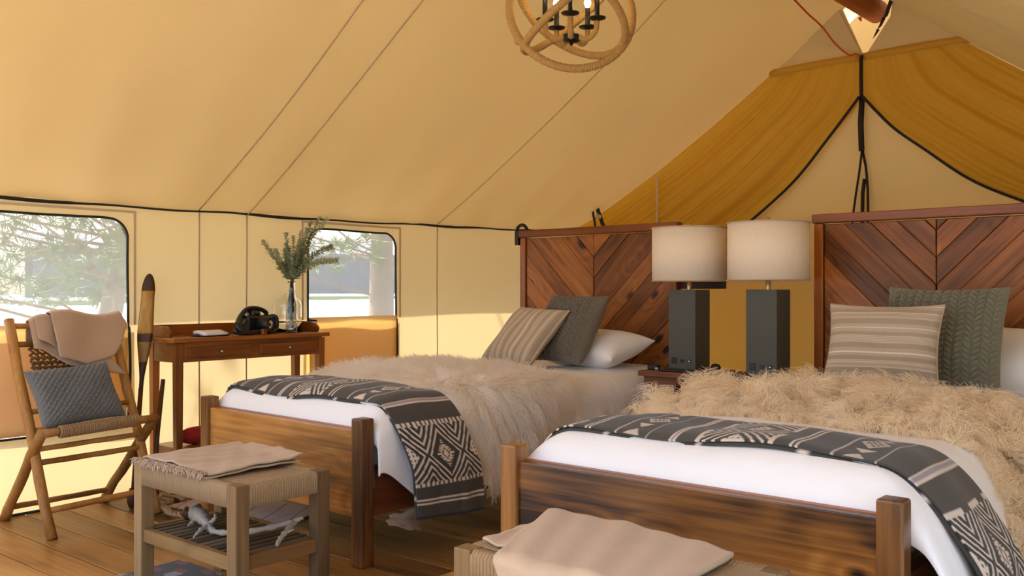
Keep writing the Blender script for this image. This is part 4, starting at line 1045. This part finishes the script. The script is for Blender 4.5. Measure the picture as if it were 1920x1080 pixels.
pillow('cushion', .40, .285, .11, (-4.15, 1.955, .462), (-.12, 1, .05), (-.46, -.14, .86), 'blue', 'slate blue knitted cushion on the folding chair seat', 'cushion', knit=seedst, n=(220, 180), seed=7)

# ------------------------------------------------------------------ benches
def bench(loc, w_, d_, h_, label):
    r = empty('bench', loc); tag(r, label, 'bench', 'rope topped benches at the bed ends')
    q = .052
    for a in (-1, 1):
        for b in (-1, 1): box('leg', (a * (w_ / 2 - q / 2), b * (d_ / 2 - q / 2), h_ / 2), (q, q * .95, h_), 'bench', r, .003)
    for b in (-1, 1): box('side_rail', (0, b * (d_ / 2 - .022), .20), (w_ - 2 * q + .01, .026, .045), 'benchx', r, .002)
    for a in (-1, 1): box('end_rail', (a * (w_ / 2 - .022), 0, .20), (.026, d_ - 2 * q + .01, .045), 'benchy', r, .002)
    n = 14
    for k in range(n): box('slat', (-(w_ / 2 - .055) + (w_ - .11) * k / (n - 1), 0, .2145), (.026, d_ - .05, .014), 'slat', r, .002)
    for b in (-1, 1): box('seat_rail', (0, b * (d_ / 2 - .026), h_ - .036), (w_ - 2 * q + .01, .036, .046), 'benchx', r, .002)
    for a in (-1, 1): box('seat_rail', (a * (w_ / 2 - .026), 0, h_ - .036), (.036, d_ - 2 * q + .01, .046), 'benchy', r, .002)
    m = MB(); zt, zb = h_ - .004, h_ - .07
    nY = 54; y0, y1 = -d_ / 2 + q, d_ / 2 - q; 
    for i in range(nY):
        y_ = lerp(y0, y1, (i + .5) / nY); X_ = w_ / 2 - .004; j = .0012 * (i % 2)
        m.tube([(-X_ - j, y_, zb), (-X_ - j, y_, zt - .008), (-X_ + .010, y_, zt + j), (-X_ * .5, y_, zt - .004), (0, y_, zt - .007), (X_ * .5, y_, zt - .004), (X_ - .010, y_, zt + j), (X_ + j, y_, zt - .008), (X_ + j, y_, zb), (X_ - .02, y_, zb - .004), (-X_ + .02, y_, zb - .004)], .0034, 5, False, True)
    nX = 110; x0, x1 = -w_ / 2 + q, w_ / 2 - q
    for i in range(nX):
        x_ = lerp(x0, x1, (i + .5) / nX); j = .0012 * (i % 2)
        for b in (-1, 1):
            Y_ = b * (d_ / 2 - .004); In = b * (d_ / 2 - q)
            m.tube([(x_, In, zt - .002), (x_, Y_ - b * .010, zt + .002 + j), (x_, Y_ + b * j, zt - .008), (x_, Y_ + b * j, zb), (x_, Y_ - b * .02, zb - .004), (x_, In, zb)], .0034, 5, False, True)
    stuff(m.build('woven_seat', 'rope', r, True)); return r
bench((-2.80, 1.82, 0), .63, .37, .45, 'rope topped bench with driftwood on its shelf at the left bed foot')
bench((-1.165, 1.76, 0), .69, .345, .45, 'rope topped bench under a beige blanket at the right bed foot')
def cloth(corners, z, t, wav, mat, nm, par, hang=None, n=(50, 50), solid=.006):
    A, B, C_, D = [Vector(c) for c in corners]
    def fn(u, v):
        p = A.lerp(B, u).lerp(D.lerp(C_, u), v)
        if hang: p, dz = hang(u, v, p)
        else: dz = 0
        return (p.x + .004 * sin(v * 11), p.y + .004 * sin(u * 9 + 2), z + dz + wav * (sin(u * 5 + v * 3) * .5 + .5) * (.4 + sin(v * 4 + 1) * .4 + .2) + .0025 * sin(u * 17 + v * 9) * sin(v * 13 + 1) + .002 * sin(u * 31 - v * 6))
    return MB().grid(fn, *n).build(nm, mat, par, True, solid=solid)
c1 = empty('linen_cloth', (0, 0, 0)); tag(c1, 'folded beige linen cloth with frayed edge on the driftwood bench', 'cloth')
cor = [(-3.09, 1.645, 0), (-2.66, 1.63, 0), (-2.66, 2.03, 0), (-3.21, 2.10, 0)]
cor = [(-3.08, 1.64, 0), (-2.665, 1.65, 0), (-2.655, 2.02, 0), (-3.12, 2.06, 0)]
cloth(cor, .459, 0, .008, 'linen', 'lower_layer', c1); cloth([(p[0] + .004, p[1] + .006, 0) for p in cor], .470, 0, .012, 'linen', 'upper_layer', c1, hang=lambda u, v, p: (p, .012 * sst(v, .8, 1) * sst(u, .0, .4) * 1.2))
fm = MB(); rg = random.Random(9)
for k in range(520):
    f = rg.random(); p = Vector(cor[0]).lerp(Vector(cor[1]), f * 1.0); a = rg.uniform(-1, 1)
    q0 = Vector((p.x, p.y, .462 + rg.uniform(0, .012))); q1 = q0 + Vector((rg.uniform(-.02, .02), -.012 - rg.uniform(0, .016), rg.uniform(-.004, .006))); q2 = q1 + Vector((rg.uniform(-.012, .012), rg.uniform(-.006, .004), -.016 * rg.random() - .004))
    fm.tube([q0, q1, q2], .0013, 4)
stuff(fm.build('frayed_edge', 'linen', c1))
c2 = empty('beige_blanket', (0, 0, 0)); tag(c2, 'smooth beige blanket folded over the bench at the right bed foot', 'blanket')
def hg(u, v, p):
    # v runs from the back edge to the front and over the front of the bench
    if p.y < 1.578:
        k = 1.578 - p.y; return Vector((p.x, 1.578 - .016 - .01 * sin(u * 8), p.z)), -k
    return p, .004 * sin(u * 3)
cloth([(-1.515, 1.965, 0), (-.955, 1.935, 0), (-.90, 1.32, 0), (-1.25, 1.30, 0)], .457, 0, .010, 'linen', 'top_fold', c2, hang=hg, n=(60, 90), solid=.010)
cloth([(-1.49, 1.90, 0), (-1.1, 1.90, 0), (-1.1, 1.62, 0), (-1.475, 1.655, 0)], .456, 0, .002, 'linen', 'under_fold', c2, solid=.006)
# driftwood on the shelf
dw = empty('driftwood', (0, 0, .225)); tag(dw, 'bleached forked driftwood branch lying on the bench shelf', 'driftwood'); dw.location = (0, 0, 0)
def dwt(pts, rs): p = spline(pts, 6); n = len(p); r_ = np.interp(np.linspace(0, 1, n), np.linspace(0, 1, len(rs)), rs); r_ = [x * .8 * (1 + .28 * sin(i * 2.3)) for i, x in enumerate(r_)]; return p, r_
m = MB()
for pts, rs in (([(-2.99, 1.80, .262), (-2.93, 1.79, .262), (-2.86, 1.77, .25), (-2.78, 1.75, .240), (-2.68, 1.80, .245), (-2.60, 1.90, .265), (-2.56, 1.95, .285)], [.030, .028, .018, .012, .012, .013, .008]),
                ([(-2.97, 1.80, .26), (-2.96, 1.77, .235), (-2.95, 1.75, .232)], [.014, .01, .003]),
                ([(-2.84, 1.765, .25), (-2.82, 1.72, .245), (-2.80, 1.68, .230)], [.012, .009, .003]),
                ([(-2.84, 1.77, .255), (-2.81, 1.77, .28), (-2.80, 1.76, .295)], [.010, .007, .003]),
                ([(-2.58, 1.93, .270), (-2.545, 1.86, .250), (-2.52, 1.82, .236), (-2.50, 1.80, .232)], [.013, .011, .009, .005]),
                ([(-2.545, 1.86, .25), (-2.53, 1.89, .262)], [.008, .003]),
                ([(-3.0, 1.80, .262), (-3.02, 1.83, .272), (-3.03, 1.82, .25)], [.026, .016, .008])):
    p, r_ = dwt(pts, rs); m.tube(p, r_, 9)
m.build('branch', 'drift', dw, True)
m = MB(); m.tube([(-3.025, 1.80, .275), (-3.03, 1.79, .25), (-3.02, 1.79, .235)], [.016, .02, .008], 8); m.build('bark_patch', 'dstick', dw, True)['label'] = 'dark brown bark'

# ------------------------------------------------------------------ rugs
def rug(name, cor, z, colf, label, mat='tintrug', n=(120, 80), t=.008):
    A, B, C_, D = [Vector(c) for c in cor]; r = empty(name, (0, 0, 0)); tag(r, label, 'rug')
    cols = []
    def fn(u, v):
        cols.append(colf(u, v)); p = A.lerp(B, u).lerp(D.lerp(C_, u), v); return (p.x, p.y, z + .003 * sin(u * 11) * sin(v * 7))
    o = MB().grid(fn, *n).build('pile', mat, r, True, solid=t); settint(o, cols); return r
RP = np.array(rgb(192, 160, 140)); RD = np.array(rgb(96, 64, 60))
def rc(u, v):
    a = (u * 5.2) % 1; b = (v * 16) % 1; e = abs(((u * 5.2 + 1.2 * v) % 1) - .5)
    if e < .025: return RD
    if b < .09 and (u * 46) % 1 < .5: return RD * 1.6
    if abs(b - .5) < .1 and abs(a - .5) < .05: return RD * 1.6
    return RP
rg1 = rug('rug', [(-4.17, 2.36, 0), (-3.43, 2.44, 0), (-3.50, 2.80, 0), (-4.24, 2.74, 0)], .010, rc, 'faded pink rug with thin dark lines under the foot of the left bed', n=(200, 110))
tm = MB(); rg = random.Random(3)
for k in range(5):
    y_ = 2.37 + .085 * k
    base = Vector((-4.17 - .015 * k, y_, .012))
    pts = spline([base, base + Vector((-.04, -.02 * k + .02, .01)), base + Vector((-.09, -.03 * k + .03, .005)), base + Vector((-.14, -.02 * k - .01, .01))], 6)
    for s in range(3):
        q = [p + Vector((.006 * sin(i * 1.3 + s * 2.1), .010 * cos(i * 1.3 + s * 2.1), .006 + .005 * sin(i * 1.3 + s * 2.1))) for i, p in enumerate(pts)]
        tm.tube(q, .006, 6)
tm2 = MB()
pts = spline([(-4.20, 2.30, .018), (-4.08, 2.30, .018), (-3.98, 2.27, .016), (-3.86, 2.28, .018), (-3.74, 2.29, .014), (-3.62, 2.34, .014)], 9)
for s in range(3): tm.tube([p + Vector((.010 * sin(i * .9 + s * 2.1), .012 * cos(i * .9 + s * 2.1), .006 + .006 * sin(i * .9 + s * 2.1))) for i, p in enumerate(pts)], .0085, 6)
stuff(tm.build('braided_tassels', 'rope', rg1, True))
NV = np.array(rgb(38, 40, 54)); RE = np.array(rgb(110, 50, 48)); GY = np.array(rgb(120, 130, 136))
def dc(u, v):
    a = sin(u * 60) * sin(v * 44); b = sin(u * 23 + 2) * sin(v * 31 + 1)
    return RE if a > .45 else (GY if b > .72 else NV)
rug('rug', [(-3.30, 1.93, 0), (-3.27, .9, 0), (-2.0, .85, 0), (-2.02, 1.90, 0)], .009, dc, 'dark navy rug with red motifs under the driftwood bench', n=(200, 200))
# plastic corner under the bed rail
pl = empty('plastic_bag', (0, 0, 0)); tag(pl, 'crumpled clear plastic corner hanging under the side rail of the left bed', 'plastic')
vm, vt, vn, vb, vL = newmat('thin clear plastic'); vb.inputs['Alpha'].default_value = .45; vb.inputs['Base Color'].default_value = rgb(200, 185, 175); vb.inputs['Roughness'].default_value = .25; M['vinyl'] = vm
MB().grid(lambda u, v: (-2.645 + .03 * sin(u * 4) * v + .01 * sin(v * 8), lerp(2.42, 2.60, u) + .02 * v * (u - .5), .19 - v * (.035 + .065 * u) + .004 * sin(u * 12)), 14, 8).build('sheet', 'vinyl', pl, True)

# ------------------------------------------------------------------ chandelier
cd = empty('chandelier', (-2.178, 2.975, 2.178)); tag(cd, 'round rope wrapped orb chandelier with black candle cups hanging from the ridge', 'chandelier')
F_ = Vector((-.6414, .7672, 0)); R_ = Vector((.7672, .6414, 0)); U_ = Vector((0, 0, 1)); RR_ = .250
def ropering(ax1, ax2, rad, r_):
    ax1 = ax1.normalized(); ax2 = (ax2 - ax1 * ax2.dot(ax1)).normalized(); n = 520; nn = ax1.cross(ax2); m = MB()
    for s in range(3):
        pts = []
        for k in range(n):
            t = 2 * PI * k / n; tw = 46 * t + s * 2 * PI / 3; rd = ax1 * cos(t) + ax2 * sin(t)
            pts.append(rd * (rad + r_ * .48 * cos(tw)) + nn * (r_ * .48 * sin(tw)))
        m.tube(pts, r_ * .62, 6, False, True)
    return stuff(m.build('rope_ring', 'ropegold', cd, True))
ropering(R_ + F_ * .12, U_ + F_ * .25, RR_, .0155)
ropering((R_ * .80 + U_ * .62), F_, RR_ * .96, .0150)
ropering((R_ * .80 - U_ * .50), F_ - U_ * .38, RR_ * .97, .0150)
ze = MB().lathe([(.018 * sin(t) + 1e-4, -.018 * cos(t)) for t in np.linspace(0, PI, 10)], seg=14).build('rope_end', 'ropegold', cd, True, loc=tuple(R_ * -.212 - U_ * .13 - F_ * .05))
MB().lathe([(0, -.012), (.006, -.010), (.008, 0), (.030, .004), (.036, .012), (.036, .03), (.012, .036), (.008, .06), (.007, .42), (0, .42)], seg=20).build('hub', 'blackmetal', cd, True, loc=(0, 0, -.125))
MB().tube([(0, 0, .28), (0, 0, .60), (0, 0, .80)], .006, 8).build('hanging_chain', 'blackmetal', cd)
for k in range(5):
    a = -.1 + k * 2 * PI / 5; dx = -F_ * cos(a) + R_ * sin(a)
    arm = empty('candle_arm', (0, 0, -.105)); arm.parent = cd
    tube('rope_arm', spline([dx * .03, dx * .07 + U_ * -.012, dx * .102 + U_ * .015, dx * .108 + U_ * .055], 6), .0105, 'ropegold', arm, 10)
    p = dx * .108 + U_ * .058
    MB().lathe([(0, 0), (.012, 0), (.034, .006), (.036, .010), (.010, .012)], seg=24).build('drip_plate', 'blackmetal', arm, True, loc=p)
    MB().lathe([(.0105, 0), (.0105, .075), (0, .076)], seg=16).build('candle_tube', 'blackmetal', arm, True, loc=p + U_ * .01)
    MB().lathe([(.006, 0), (.013, .014), (.014, .024), (.007, .045), (.0005, .062)], seg=14).build('flame_bulb', 'bulb', arm, True, loc=p + U_ * .086)
